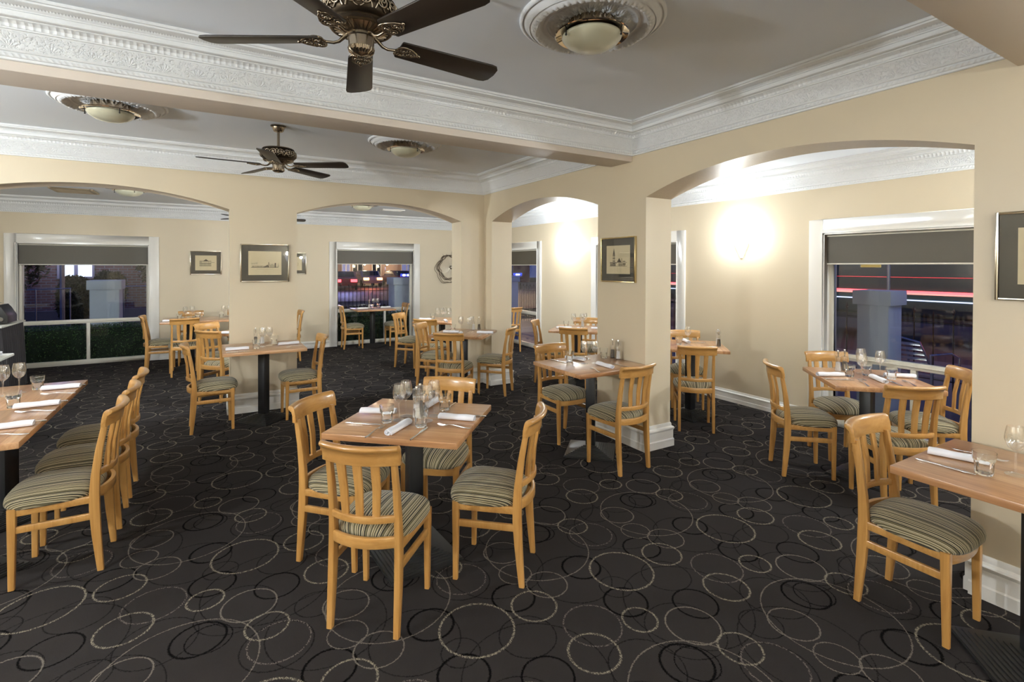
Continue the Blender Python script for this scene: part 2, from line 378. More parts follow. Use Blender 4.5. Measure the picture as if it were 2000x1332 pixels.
arcade('wall_back_inner', XL, XB, opA, YA, YA2, 'y', ZC)
def plate(name, x0, x1, y0, y1, z0, z1, m):
    b = MB(); b.box(x0, x1, y0, y1, z0, z1); return tag(b.build(name, m), kind='structure')
plate('floor', XLL, XO+.25, YR, YF+.25, -.1, 0, M_carpet)
plate('ceiling', XL-.2, XB, YR, YA, ZC, ZC+.1, M_ceil)
plate('ceiling', XB2, XO+.2, YR, YA2, ZO, ZO+.1, M_ceil)
plate('ceiling', XLL, XO+.2, YA2, YF+.2, ZO, ZO+.1, M_ceil)
plate('wall_left', XL-.2, XL, YR, YA, 0, ZC, M_wall)
plate('wall_rear', XL-.2, XO+.2, YR-.2, YR, 0, ZC, M_wall)
plate('wall_far_left', XLL-.2, XLL, YA2-.3, YF+.2, 0, ZO, M_wall)
plate('wall_left_return', XLL, XL-.2, YA, YA2, 0, ZO, M_wall)
# outer walls with window openings: (start, end) of clear opening, z to WTOP
WTOP = 1.915; FW = .135
WX = [(-2.54, -.925), (2.06, 3.635)]                 # far wall openings (x)
WY = [(1.14, 2.735), (4.57, 6.17), (7.88, 9.48)]     # right outer wall openings (y)
def pierced(name, lo, hi, opens, f0, f1, ax, top):
    poly = [(lo, 0)]
    for a, b in opens: poly += [(a, 0), (a, WTOP), (b, WTOP), (b, 0)]
    poly += [(hi, 0), (hi, top), (lo, top)]
    m = MB(); m.prism(poly, f0, f1-f0, ax); return tag(m.build(name, M_wall), kind='structure')
pierced('wall_far', XLL, XO+.2, WX, YF, YF+.2, 'y', ZO+.1)
pierced('wall_right_outer', YR, YF, WY, XO, XO+.2, 'x', ZO+.1)
# beams across the main ceiling
BM = MB(); BM.box(XL, XB, 3.278, 3.557, 2.497, ZC); tag(BM.build('trim_1', M_beam, bevel=.003), kind='structure')
BM = MB(); BM.box(XL, XB, .52, .812, 2.497, ZC); tag(BM.build('trim_2', M_beam, bevel=.003), kind='structure')
# ------------------------------------------------------------------ cornices
CP = [(0, 0), (.012, 0), (.016, .004), (.016, .012), (.024, .016), (.030, .030), (.027, .038), (.036, .040), (.040, .046), (.044, .060), (.052, .085), (.064, .110), (.078, .128),
      (.080, .134), (.088, .136), (.088, .142), (.092, .146), (.096, .160), (.108, .170), (.122, .174), (.122, .178), (.146, .180), (.149, .184), (.149, .206), (.156, .208), (.156, .213), (.160, .216), (.168, .226), (.184, .230), (.196, .232), (.204, .236), (.206, .244), (.214, .246), (.214, .262)]
CPL = [0]
for i in range(1, len(CP)): CPL.append(CPL[-1]+sqrt((CP[i][0]-CP[i-1][0])**2+(CP[i][1]-CP[i-1][1])**2))
NTRIM = [2]
def cornice_run(a, b, nrm, ztop, e0=1, e1=1):
    """moulding from a to b on a wall whose room side is nrm; e = 1 inside mitre, -1 outside mitre"""
    H = .235; sc = H/.262; NTRIM[0] += 1; m = MB(); uv = []; R = []
    d = (Vector(b)-Vector(a)).normalized()
    for (x, y), e in ((a, e0), (b, -e1)):
        ring = []
        for (p, z), q in zip(CP, CPL):
            X_, Y_ = x+nrm[0]*p+d.x*p*e, y+nrm[1]*p+d.y*p*e
            ring.append((X_, Y_, ztop-H+z*sc)); uv.append((X_*d.x+Y_*d.y, q*sc))
        R.append(ring)
    m.v = [q for r in R for q in r]; n = len(CP)
    for k in range(n-1): m.f.append((k, k+1, n+k+1, n+k)); m.m.append(0)
    tag(m.build('trim_%d' % NTRIM[0], M_corn, ang=28, uv=uv), kind='structure')
for y0, y1 in ((.812, 3.278), (3.557, YA)):
    cornice_run((XL, y0), (XB, y0), (0, 1), ZC); cornice_run((XL, y1), (XB, y1), (0, -1), ZC)
    cornice_run((XL, y0), (XL, y1), (1, 0), ZC); cornice_run((XB, y0), (XB, y1), (-1, 0), ZC)
cornice_run((XO, YR), (XO, YF), (-1, 0), ZO); cornice_run((XLL, YF), (XO, YF), (0, -1), ZO)
cornice_run((XB2, YR), (XB2, YA2), (1, 0), ZO, 1, -1); cornice_run((XLL, YA2), (XB2, YA2), (0, 1), ZO, 1, -1)
cornice_run((XLL, YA2), (XLL, YF), (1, 0), ZO); cornice_run((XB2, YR), (XO, YR), (0, 1), ZO)
# ------------------------------------------------------------------ baseboards
def bb_prof(h, t):
    return [(0, 0), (t+.006, 0), (t+.006, h*.30), (t, h*.34), (t, h*.68), (t+.004, h*.71), (t+.008, h*.77), (t+.004, h*.82), (t*.45, h*.86), (t*.45, h*.93), (t*.2, h), (0, h)]
NB = [0]
def skirting(path, h=.135, t=.02, name=None):
    """path: corner list walked with the wall on the left; closed if first == last"""
    NB[0] += 1; P = bb_prof(h, t); closed = path[0] == path[-1]; pts = path[:-1] if closed else path; n = len(pts); R = []
    for i in range(n):
        p = Vector(pts[i]); a = Vector(pts[i-1]) if (i or closed) else None; b = Vector(pts[(i+1) % n]) if (i < n-1 or closed) else None
        ds = [d.normalized() for d in ([p-a] if a is not None else [])+([b-p] if b is not None else [])]
        ns = [Vector((d.y, -d.x)) for d in ds]; q = ns[0] if len(ns) == 1 else (ns[0]+ns[1])/(1+ns[0].dot(ns[1]))
        R.append([(p.x+q.x*o, p.y+q.y*o, z) for o, z in P])
    if closed: R.append(R[0])
    m = MB(); m.rings(R, True, not closed); tag(m.build('baseboard_%s' % (name or NB[0]), M_base, ang=30), kind='structure')
H1 = .205
skirting([(.14, YA), (.80, YA), (.80, YA2), (.14, YA2), (.14, YA)][::1], H1, .02, 'column')
skirting([(XB, 3.735), (XB, 3.112), (XB2, 3.112), (XB2, 3.735), (XB, 3.735)], H1, .02, 'pillar')
skirting([(2.825, YA2), (2.825, YA), (XB, YA), (XB, 5.875), (XB2, 5.875), (XB2, YA2), (2.825, YA2)], H1, .02, 'corner')
skirting([(XB, .961), (XB, YR)][::1], H1, .02, 'right'); skirting([(XB2, YR), (XB2, .961), (XB, .961)], H1, .02, 'jamb')
skirting([(XL, YA), (-2.07, YA), (-2.07, YA2)], H1, .02, 'left')
for a, b in ((XLL, WX[0][0]-FW), (WX[0][1]+FW, WX[1][0]-FW), (WX[1][1]+FW, XO)): skirting([(a, YF), (b, YF)], .135, .018)
for a, b in ((YF, WY[2][1]+FW), (WY[2][0]-FW, WY[1][1]+FW), (WY[1][0]-FW, WY[0][1]+FW), (WY[0][0]-FW, YR)): skirting([(XO, a), (XO, b)], .135, .018)
# ------------------------------------------------------------------ windows and blinds
def window(n, a, b, wall, ax, rail, mull, blind_z, label):
    """ax 'y': wall plane y=wall, outside is +y; ax 'x': plane x=wall, outside +x. local frame: s along, d outward"""
    root = bpy.data.objects.new('window_%d' % n, None); C.objects.link(root); root['kind'] = 'structure'
    F = Matrix(((1, 0, 0, 0), (0, 1, 0, wall), (0, 0, 1, 0), (0, 0, 0, 1))) if ax == 'y' else Matrix(((0, 1, 0, wall), (1, 0, 0, 0), (0, 0, 1, 0), (0, 0, 0, 1)))
    m = MB()
    for s0, s1, z0, z1 in ((a-FW, a, 0, WTOP+FW), (b, b+FW, 0, WTOP+FW), (a, b, WTOP, WTOP+FW)):
        m.box(s0, s1, -.022, 0, z0, z1, F)
    m.build('casing', M_trim, root, bevel=.004)
    m = MB()   # stepped inner bead
    for k, (i, d) in enumerate(((.0, -.03), (.014, -.014))):
        for s0, s1, z0, z1 in ((a-.012+i, a+i, 0, WTOP-i), (b-i, b+.012-i, 0, WTOP-i), (a+i, b-i, WTOP-i, WTOP+.012-i)): m.box(s0, s1, d, d+.06, z0, z1, F)
    for s0, s1, z0, z1 in ((a, a+.006, 0, WTOP), (b-.006, b, 0, WTOP), (a, b, WTOP-.006, WTOP)): m.box(s0, s1, .0, .2, z0, z1, F)
    m.build('reveal', M_trim, root)
    m = MB(); G = .12
    for s0, s1, z0, z1 in ((a+.006, a+.05, .0, WTOP-.006), (b-.05, b-.006, .0, WTOP-.006), (a+.05, b-.05, .0, .075), (a+.05, b-.05, WTOP-.05, WTOP-.006), (a+.05, b-.05, rail-.062, rail)): m.box(s0, s1, G-.02, G+.03, z0, z1, F)
    m.box(a+.05, b-.05, G-.028, G+.03, rail-.036, rail-.030, F)
    for q in mull: m.box(q-.022, q+.022, G-.018, G+.028, .075, rail-.062, F)
    m.build('frame', M_alu, root, bevel=.002)
    m = MB(); m.box(a+.05, b-.05, G, G+.005, rail, WTOP-.05, F); m.build('glass_pane', M_pane, root)
    e = [a+.05]+[x for q in mull for x in (q-.022, q+.022)]+[b-.05]
    for i in range(0, len(e), 2):
        m = MB(); m.box(e[i], e[i+1], G, G+.005, .075, rail-.062, F); m.build('glass_pane', M_pane, root)
    # roller blind, drawn a third of the way down
    c = (a+b)/2; org = F @ Vector((c, .05, WTOP-.035))
    r = thing('roller_blind', label, 'blind', org, 0 if ax == 'y' else pi/2, 'charcoal roller blinds')
    w = (b-a)/2-.012
    m = MB(); m.tube([(-w, 0, 0), (w, 0, 0)], .017, 16); m.build('roller', M_alu, r)
    m = MB(); m.box(-w+.004, w-.004, -.018, -.0165, blind_z-(WTOP-.035), 0); m.build('fabric', M_blind, r)
    m = MB(); m.sweep([((-w+.004, -.0175, blind_z-(WTOP-.035)-.006), (0, 1, 0), (0, 0, 1), .004, .007), ((w-.004, -.0175, blind_z-(WTOP-.035)-.006), (0, 1, 0), (0, 0, 1), .004, .007)]); m.build('bottom_bar', M_alu, r)
    if ax == 'x':
        for ch in kids(r): ch.rotation_euler = (0, 0, pi)
window(1, *WX[0], YF, 'y', .715, [-1.73], 1.590, 'charcoal roller blind of the far left window above the green hedge')
window(2, *WX[1], YF, 'y', .715, [3.05], 1.622, 'charcoal roller blind of the far window with the red street lights')
window(3, *WY[0], XO, 'x', .73, [2.02], 1.617, 'charcoal roller blind of the large right window above the set table')
window(4, *WY[2], XO, 'x', .70, [8.72], 1.612, 'narrowly seen charcoal roller blind through the small arch')
window(5, *WY[1], XO, 'x', .70, [5.4], 1.617, 'sliver of charcoal roller blind just right of the broad pillar')
# ------------------------------------------------------------------ sconces
def make_sconce():
    r = thing('wall_sconce', 'x', 'wall light')
    m = MB(); P = [(.012, 0), (.020, .012), (.045, .07), (.085, .17), (.082, .17), (.043, .072), (.014, .014), (.010, 0)]
    m.lathe(P, 20, (0, 0, 0), 0, pi); m.build('shade', M_shade, r)
    m = MB(); m.sweep([((0, .004, .0), (1, 0, 0), (0, 1, 0), .014, .004), ((0, .004, .165), (1, 0, 0), (0, 1, 0), .06, .004)]); m.build('wall_plate', M_shade, r)
    return register(r)
SCON = make_sconce()
SL = ['glowing white wall sconce between the broad pillar and the large right window', 'glowing white wall sconce seen through the small arch', 'wall sconce beyond the right edge', 'sconce on the rear of the column', 'sconce on the rear left pier', 'sconce on the rear of the corner pillar', 'sconce on the left wall of the middle bay', 'sconce on the left wall of the near bay', 'left sconce on the wall behind the camera', 'right sconce on the wall behind the camera', 'sconce on the right wall behind the camera', 'fill sconce added on the passage side of the broad pillar', 'fill sconce added on the passage side of the near wall', 'fill sconce added on the passage side of the corner pillar']
for (x, y, nrm, p), lb in zip(SCONCES, SL):
    dup(SCON, (x, y, 1.685), atan2(nrm[1], nrm[0])-pi/2, lb, 'wall sconces')
for i, p in enumerate(FILL_PANELS):
    o = thing('fill_panel', ('left', 'right')[i]+' fill light panel added behind the camera', 'ceiling light', p)
    m = MB(); m.box(-.6, .6, -.3, -.26, -.02, .015); m.box(-.6, .6, .26, .3, -.02, .015); m.box(-.6, -.56, -.26, .26, -.02, .015); m.box(.56, .6, -.26, .26, -.02, .015); m.build('frame', M_alu, o)
# ------------------------------------------------------------------ chair
def make_chair():
    r = thing('dining_chair', 'x', 'chair')
    for s in (-1, 1):
        m = MB()   # rear leg running on as back post
        for_ = [(.155, -.172, 0, .0125, .014), (.155, -.165, .08, .0135, .0165), (.155, -.155, .2, .014, .020), (.154, -.148, .32, .014, .0225), (.153, -.147, .40, .014, .022), (.152, -.152, .50, .0135, .019), (.151, -.166, .62, .013, .016), (.150, -.190, .755, .012, .0135)]
        m.sweep([((s*x, y, z), (1, 0, 0), (0, 1, 0), a, b) for x, y, z, a, b in for_], .005); m.build('leg', M_chair, r)
        m = MB(); m.sweep([((s*x, y, z), (1, 0, 0), (0, 1, 0), a, b) for x, y, z, a, b in ((.162, .168, 0, .012, .0125), (.163, .166, .2, .0145, .015), (.164, .165, .36, .0165, .017), (.164, .165, .396, .0165, .017))], .005); m.build('leg', M_chair, r)
        m = MB(); m.bar((s*.158, -.135, .288), (s*.164, .155, .288), .018, .034, .004); m.build('side_stretcher', M_chair, r)
    m = MB()
    for s in (-1, 1): m.bar((s*.156, -.135, .374), (s*.166, .155, .374), .020, .036, .003)
    def curve(x, ym, ye, hw): return ye+(ym-ye)*(1-(x/hw)**2)
    N = 12
    m.sweep([((x, curve(x, -.196, -.155, .15), .400), (0, 1, .0), (0, 0, 1), .0105, .024) for x in [-.146+.292*i/N for i in range(N+1)]], .005)
    m.sweep([((x, curve(x, .190, .166, .15), .366), (0, 1, .0), (0, 0, 1), .010, .026) for x in [-.15+.30*i/N for i in range(N+1)]], .004)
    m.build('seat_frame', M_chairh, r)
    m = MB(); m.sweep([((x, curve(x, -.203, -.160, .15), .502), (0, 1, .0), (0, 0, 1), .0105, .0155) for x in [-.146+.292*i/N for i in range(N+1)]], .005); m.build('lower_back_rail', M_chairh, r)
    prof = [(.014, .742), (.012, .775), (.007, .800), (.004, .812), (-.001, .822), (-.010, .829), (-.022, .830), (-.032, .826), (-.036, .818), (-.033, .810), (-.024, .803), (-.014, .796), (-.008, .775), (-.007, .742)]
    R = []; hw = .179
    for i in range(19):
        x = -hw+2*hw*i/18; y = curve(x, -.232, -.190, hw); R.append([(x, y+a, z) for a, z in prof])
    m = MB(); m.rings(R); m.build('crest_rail', M_chairh, r, bevel=.002, ang=50)
    for x in (-.076, 0, .076):
        y0 = curve(x, -.203, -.160, .15)+.002; y1 = curve(x, -.232, -.190, hw)+.004; xb = x*.92
        m = MB(); m.sweep([((xb, y0, .512), (1, 0, 0), (0, 1, 0), .017, .0065), ((x, (y0+y1)/2+.008, .63), (1, 0, 0), (0, 1, 0), .0185, .0065), ((x*1.03, y1, .752), (1, 0, 0), (0, 1, 0), .0205, .0065)], .003); m.build('back_slat', M_chair, r)
    # upholstered cushion
    n = 48; R = []
    for s, z in ((.90, .386), (.965, .388), (.995, .398), (1, .410), (.985, .425), (.94, .438), (.86, .449), (.72, .460), (.52, .468), (.28, .473), (.06, .475)):
        ring = []
        for j in range(n):
            a = 2*pi*j/n; e = 2/3.6; cx = abs(cos(a))**e*(1 if cos(a) > 0 else -1); sy_ = abs(sin(a))**e*(1 if sin(a) > 0 else -1)
            y = .026+.186*sy_*s; wx = .186+.016*sy_
            ring.append((wx*cx*s, y+(.010*(1-cx*cx) if sy_ > 0 else 0)*s, z))
        R.append(ring)
    m = MB(); m.rings(R); m.build('seat_cushion', M_seat, r, ang=80)
    return register(r)
CHAIR = make_chair()
G_CH = 'honey timber dining chairs with striped seats'
CHAIRS = [
 (.664, 2.305, 48, 'timber dining chair with its back to the camera at the centre foreground table'),
 (1.280, 2.324, 137, 'timber chair on the right side of the centre foreground table, seat in full view'),
 (.621, 2.867, -46, 'timber chair on the left side of the centre foreground table'),
 (1.215, 2.946, -132, 'timber chair on the far side of the centre foreground table'),
 (2.778, 1.036, -90, 'large timber chair pushed to the end of the table at the right edge'),
 (-.674, 3.476, 178, 'nearest of the three chairs in a row along the left edge table'),
 (-.665, 3.93, 181, 'middle of the three chairs in a row along the left edge table'),
 (-.667, 4.40, 180, 'farthest of the three chairs in a row along the left edge table'),
 (-.022, 5.705, 3, 'timber chair left of the table under the landscape sketch on the column'),
 (.801, 5.756, 182, 'timber chair right of the table under the landscape sketch on the column'),
 (.083, 6.894, 43, 'timber chair with slatted back to us just left behind the column'),
 (.05, 7.50, -48, 'timber chair facing us behind the slatted one left of the column'),
 (-.703, 9.223, 0, 'timber chair beside the far left window, seen from its side'),
 (-.378, 8.694, 95, 'timber chair with its back to us nearest the far left window'),
 (-.322, 9.62, -88, 'timber chair facing us against the far wall under the small picture, left one'),
 (.36, 8.60, 92, 'timber chair with its back to us half hidden by the column, far room'),
 (.37, 9.62, -90, 'timber chair facing us against the far wall half hidden by the column'),
 (1.048, 9.099, 182, 'timber chair seen edge on just right of the column'),
 (2.401, 5.373, 47, 'timber chair with its back to us at the table by the corner pillar'),
 (3.035, 5.520, 133, 'timber chair on the right of the table by the corner pillar'),
 (2.471, 6.161, -46, 'timber chair on the left of the table by the corner pillar'),
 (2.715, 6.895, 44, 'timber chair showing its back at the far room table beside the corner pillar'),
 (2.66, 7.66, -48, 'timber chair at the far left of the far room table by the corner pillar'),
 (2.784, 3.777, -90, 'timber chair facing us at the table against the broad pillar'),
 (2.773, 3.013, 93, 'timber chair with its back to us at the table against the broad pillar'),
 (4.079, 3.356, 47, 'timber chair with its back to us in the passage right of the broad pillar'),
 (4.640, 3.933, -133, 'timber chair facing us behind the passage table right of the broad pillar'),
 (3.932, 2.218, -41, 'timber chair left of the table by the large right window'),
 (4.551, 2.247, -124, 'timber chair facing us between the right window table and the cream wall'),
 (3.946, 1.614, 56, 'timber chair with its back to us at the table by the large right window'),
 (4.610, 1.655, 132, 'timber chair close to the glass of the large right window'),
 (3.988, 5.710, -46, 'timber chair seen from its side through the small arch beside the window casing'),
 (3.955, 5.071, 40, 'timber chair with its back to us seen through the small arch'),
 (4.56, 5.64, -128, 'timber chair facing us beyond the table seen through the small arch'),
 (4.736, 8.117, 84, 'timber chair in the far corner beside the narrow window'),
 (2.288, 9.927, -3, 'timber chair on the left of the table at the far window with red lights'),
 (3.152, 9.920, 180, 'timber chair on the right of the table at the far window with red lights'),
]
for x, y, a, lb in CHAIRS: dup(CHAIR, (x, y, 0), rad(a-90), lb, G_CH)
# ------------------------------------------------------------------ tables
TZ = .750
def make_table(w, d):
    r = thing('dining_table', 'x', 'table')
    m = MB(); m.box(-w/2, w/2, -d/2, d/2, TZ-.032, TZ); m.build('tabletop', M_top, r, bevel=.003)
    M = Matrix.Rotation(pi/4, 4, 'Z')
    m = MB(); m.box(-.038, .038, -.038, .038, .06, TZ-.032, M); m.build('pedestal', M_black, r, bevel=.003)
    m = MB(); m.box(-.2, .2, -.2, .2, 0, .010, M); k = 10
    for i in range(k):
        s = .196-.0155*i; z = .010+.0055*i; m.box(-s, s, -s, s, z, z+.0075, M); s -= .009; m.box(-s, s, -s, s, z, z+.0030, M)
    m.build('base', M_iron, r)
    m = MB(); m.bar((-.22, 0, TZ-.036), (.22, 0, TZ-.036), .04, .006); m.bar((0, -.22, TZ-.036), (0, .22, TZ-.036), .04, .006); m.build('bracket', M_black, r)
    return register(r)
TB = make_table(.70, .672); TB2 = make_table(.74, .66)
T = {}
for key, src, x, y, a, lb in (
 ('T1', TB, .938, 2.628, -42, 'square timber table set for four in the centre foreground'),
 ('T2', TB2, -1.115, 4.31, -90, 'far half of the long timber table at the left edge'),
 ('T2b', TB2, -1.115, 3.555, -90, 'near half of the long timber table at the left edge'),
 ('T3', TB2, .436, 5.735, 0, 'timber table against the column below the landscape sketch'),
 ('T4', TB, 2.685, 5.715, 47, 'timber table tucked beside the corner pillar'),
 ('T5', TB2, 2.762, 3.345, 0, 'timber table against the broad pillar below the church sketch'),
 ('T6', TB, 4.362, 3.640, 46, 'timber table in the passage just right of the broad pillar'),
 ('T7', TB, 4.215, 1.886, 46, 'timber table set for four by the large right window'),
 ('T8', TB2, 2.757, .630, 90, 'timber table cut off by the right edge of the photo'),
 ('T9', TB2, 2.665, 9.86, 0, 'timber table in front of the far window with red street lights'),
 ('T10', TB, 3.03, 7.24, 45, 'far room timber table left of the corner pillar'),
 ('T11', TB, 4.215, 5.37, 43, 'timber table in the passage seen through the small arch'),
 ('T12', TB2, -.31, 9.15, 0, 'timber table nearest the far left window'),
 ('T15', TB2, .432, 9.15, 0, 'timber table half hidden by the column in the far room'),
 ('T13', TB, .42, 7.20, 45, 'timber table mostly hidden right behind the column'),
 ('T14', TB, 4.74, 8.62, 0, 'timber table in the far corner mostly hidden by the pillar')):
    T[key] = dup(src, (x, y, 0), rad(a), lb, 'timber pedestal tables')
# ------------------------------------------------------------------ tableware
def make_wine():
    P = [(.0005, .0), (.032, .0), (.033, .002), (.020, .006), (.006, .011), (.0038, .03), (.0036, .07), (.005, .092), (.011, .099), (.022, .108), (.031, .124), (.0345, .142), (.033, .162), (.0295, .182), (.0270, .195)]
    Q = [(.0262, .195), (.0287, .182), (.0322, .162), (.0337, .142), (.030, .125), (.021, .110), (.009, .101), (.0005, .099)]
    m = MB(); m.lathe(P+Q, 24); return m.build('wine_glass', M_wine, ang=60)
def make_tumbler():
    m = MB(); n = 40; R = []
    for r, z, fl in ((.0005, .0, 0), (.027, 0, 1), (.0285, .003, 1), (.031, .045, 1), (.0318, .052, .6), (.0355, .058, 0), (.0385, .090, 0), (.0368, .090, 0), (.0338, .060, 0), (.0305, .050, 0), (.0265, .010, 0), (.0005, .009, 0)):
        R.append([((r-.0018*fl*abs(sin(5*2*pi*j/n)))*cos(2*pi*j/n), (r-.0018*fl*abs(sin(5*2*pi*j/n)))*sin(2*pi*j/n), z) for j in range(n)])
    m.rings(R, True, False); return m.build('tumbler', M_glass, ang=50)
def make_mill(name, fill):
    r = thing(name, 'x', 'grinder')
    m = MB(); m.lathe([(.0005, 0), (.024, 0), (.0245, .004), (.019, .05), (.0175, .085), (.021, .115), (.0195, .115), (.016, .085), (.0175, .05), (.021, .007), (.0005, .006)], 24); m.build('body', M_wine, r, ang=60)
    m = MB(); m.lathe([(.0005, .008), (.0205, .008), (.0168, .05), (.0155, .075), (.0005, .078)], 20); m.build('filling', fill, r)
    m = MB(); m.lathe([(.0005, .116), (.022, .116), (.0235, .122), (.0245, .155), (.021, .160), (.0005, .161)], 8); m.build('cap', M_wine, r, ang=30)
    m = MB(); m.lathe([(.0005, .118), (.005, .118), (.005, .164), (.009, .166), (.008, .172), (.0005, .174)], 12); m.build('spindle', M_steel, r)
    return register(r)
def make_napkin():
    m = MB(); N = 60; th = .0028; prof = []
    for i in range(N+1):
        t = i/N; a = t*2*pi*2.6; rr = .0045+.0145*t**.9; prof.append((rr*cos(a)*1.18, rr*sin(a)*.86, rr, a))
    outer = [((r_+th/2)*cos(a)*1.18, (r_+th/2)*sin(a)*.86) for _, _, r_, a in prof]; inner = [((r_-th/2)*cos(a)*1.18, (r_-th/2)*sin(a)*.86) for _, _, r_, a in prof]
    sec = outer+inner[::-1]; zmin = min(q[1] for q in sec); R = []
    for k in range(9):
        x = -.1+.2*k/8; s = 1+.05*sin(k*1.3); R.append([(x+.002*sin(i*.4), p*s, (q-zmin)*s) for i, (p, q) in enumerate(sec)])
    m.rings(R); return m.build('napkin_roll', M_linen, ang=50)
def make_knife():
    m = MB(); L = [(-.1, .0035, .0025), (-.09, .005, .0035), (-.05, .0042, .003), (-.01, .0032, .0028), (.002, .0055, .0011), (.03, .0085, .0009), (.07, .0085, .0008), (.092, .005, .0007), (.1, .0012, .0006)]
    m.sweep([((x, (.002 if x > 0 else 0), .0036), (0, 1, 0), (0, 0, 1), a, b) for x, a, b in L], .0012); return m.build('table_knife', M_steel)
def make_fork():
    m = MB(); L = [(-.095, .0035, .004, .0014), (-.085, .0065, .003, .0014), (-.05, .0045, .004, .0014), (0, .0025, .009, .0016), (.03, .0024, .009, .0014), (.042, .009, .005, .0011), (.056, .0115, .003, .001)]
    m.sweep([((x, 0, z), (0, 1, 0), (0, 0, 1), a, b) for x, a, z, b in L], .001)
    for i in range(4):
        y = -.0098+.0065*i; m.sweep([((.055, y, .003), (0, 1, 0), (0, 0, 1), .0015, .0009), ((.075, y, .003), (0, 1, 0), (0, 0, 1), .0014, .0009), ((.094, y*.95, .009), (0, 1, 0), (0, 0, 1), .0008, .0006)], .0005)
    return m.build('table_fork', M_steel)
WG = tag(make_wine(), None, 'glass'); TU = tag(make_tumbler(), None, 'tumbler'); NK = tag(make_napkin(), None, 'napkin'); KN = tag(make_knife(), None, 'knife'); FK = tag(make_fork(), None, 'fork')
SA = make_mill('salt_grinder', M_salt); PE = make_mill('pepper_grinder', M_pepper)
for o in (WG, TU, NK, KN, FK): register(o)
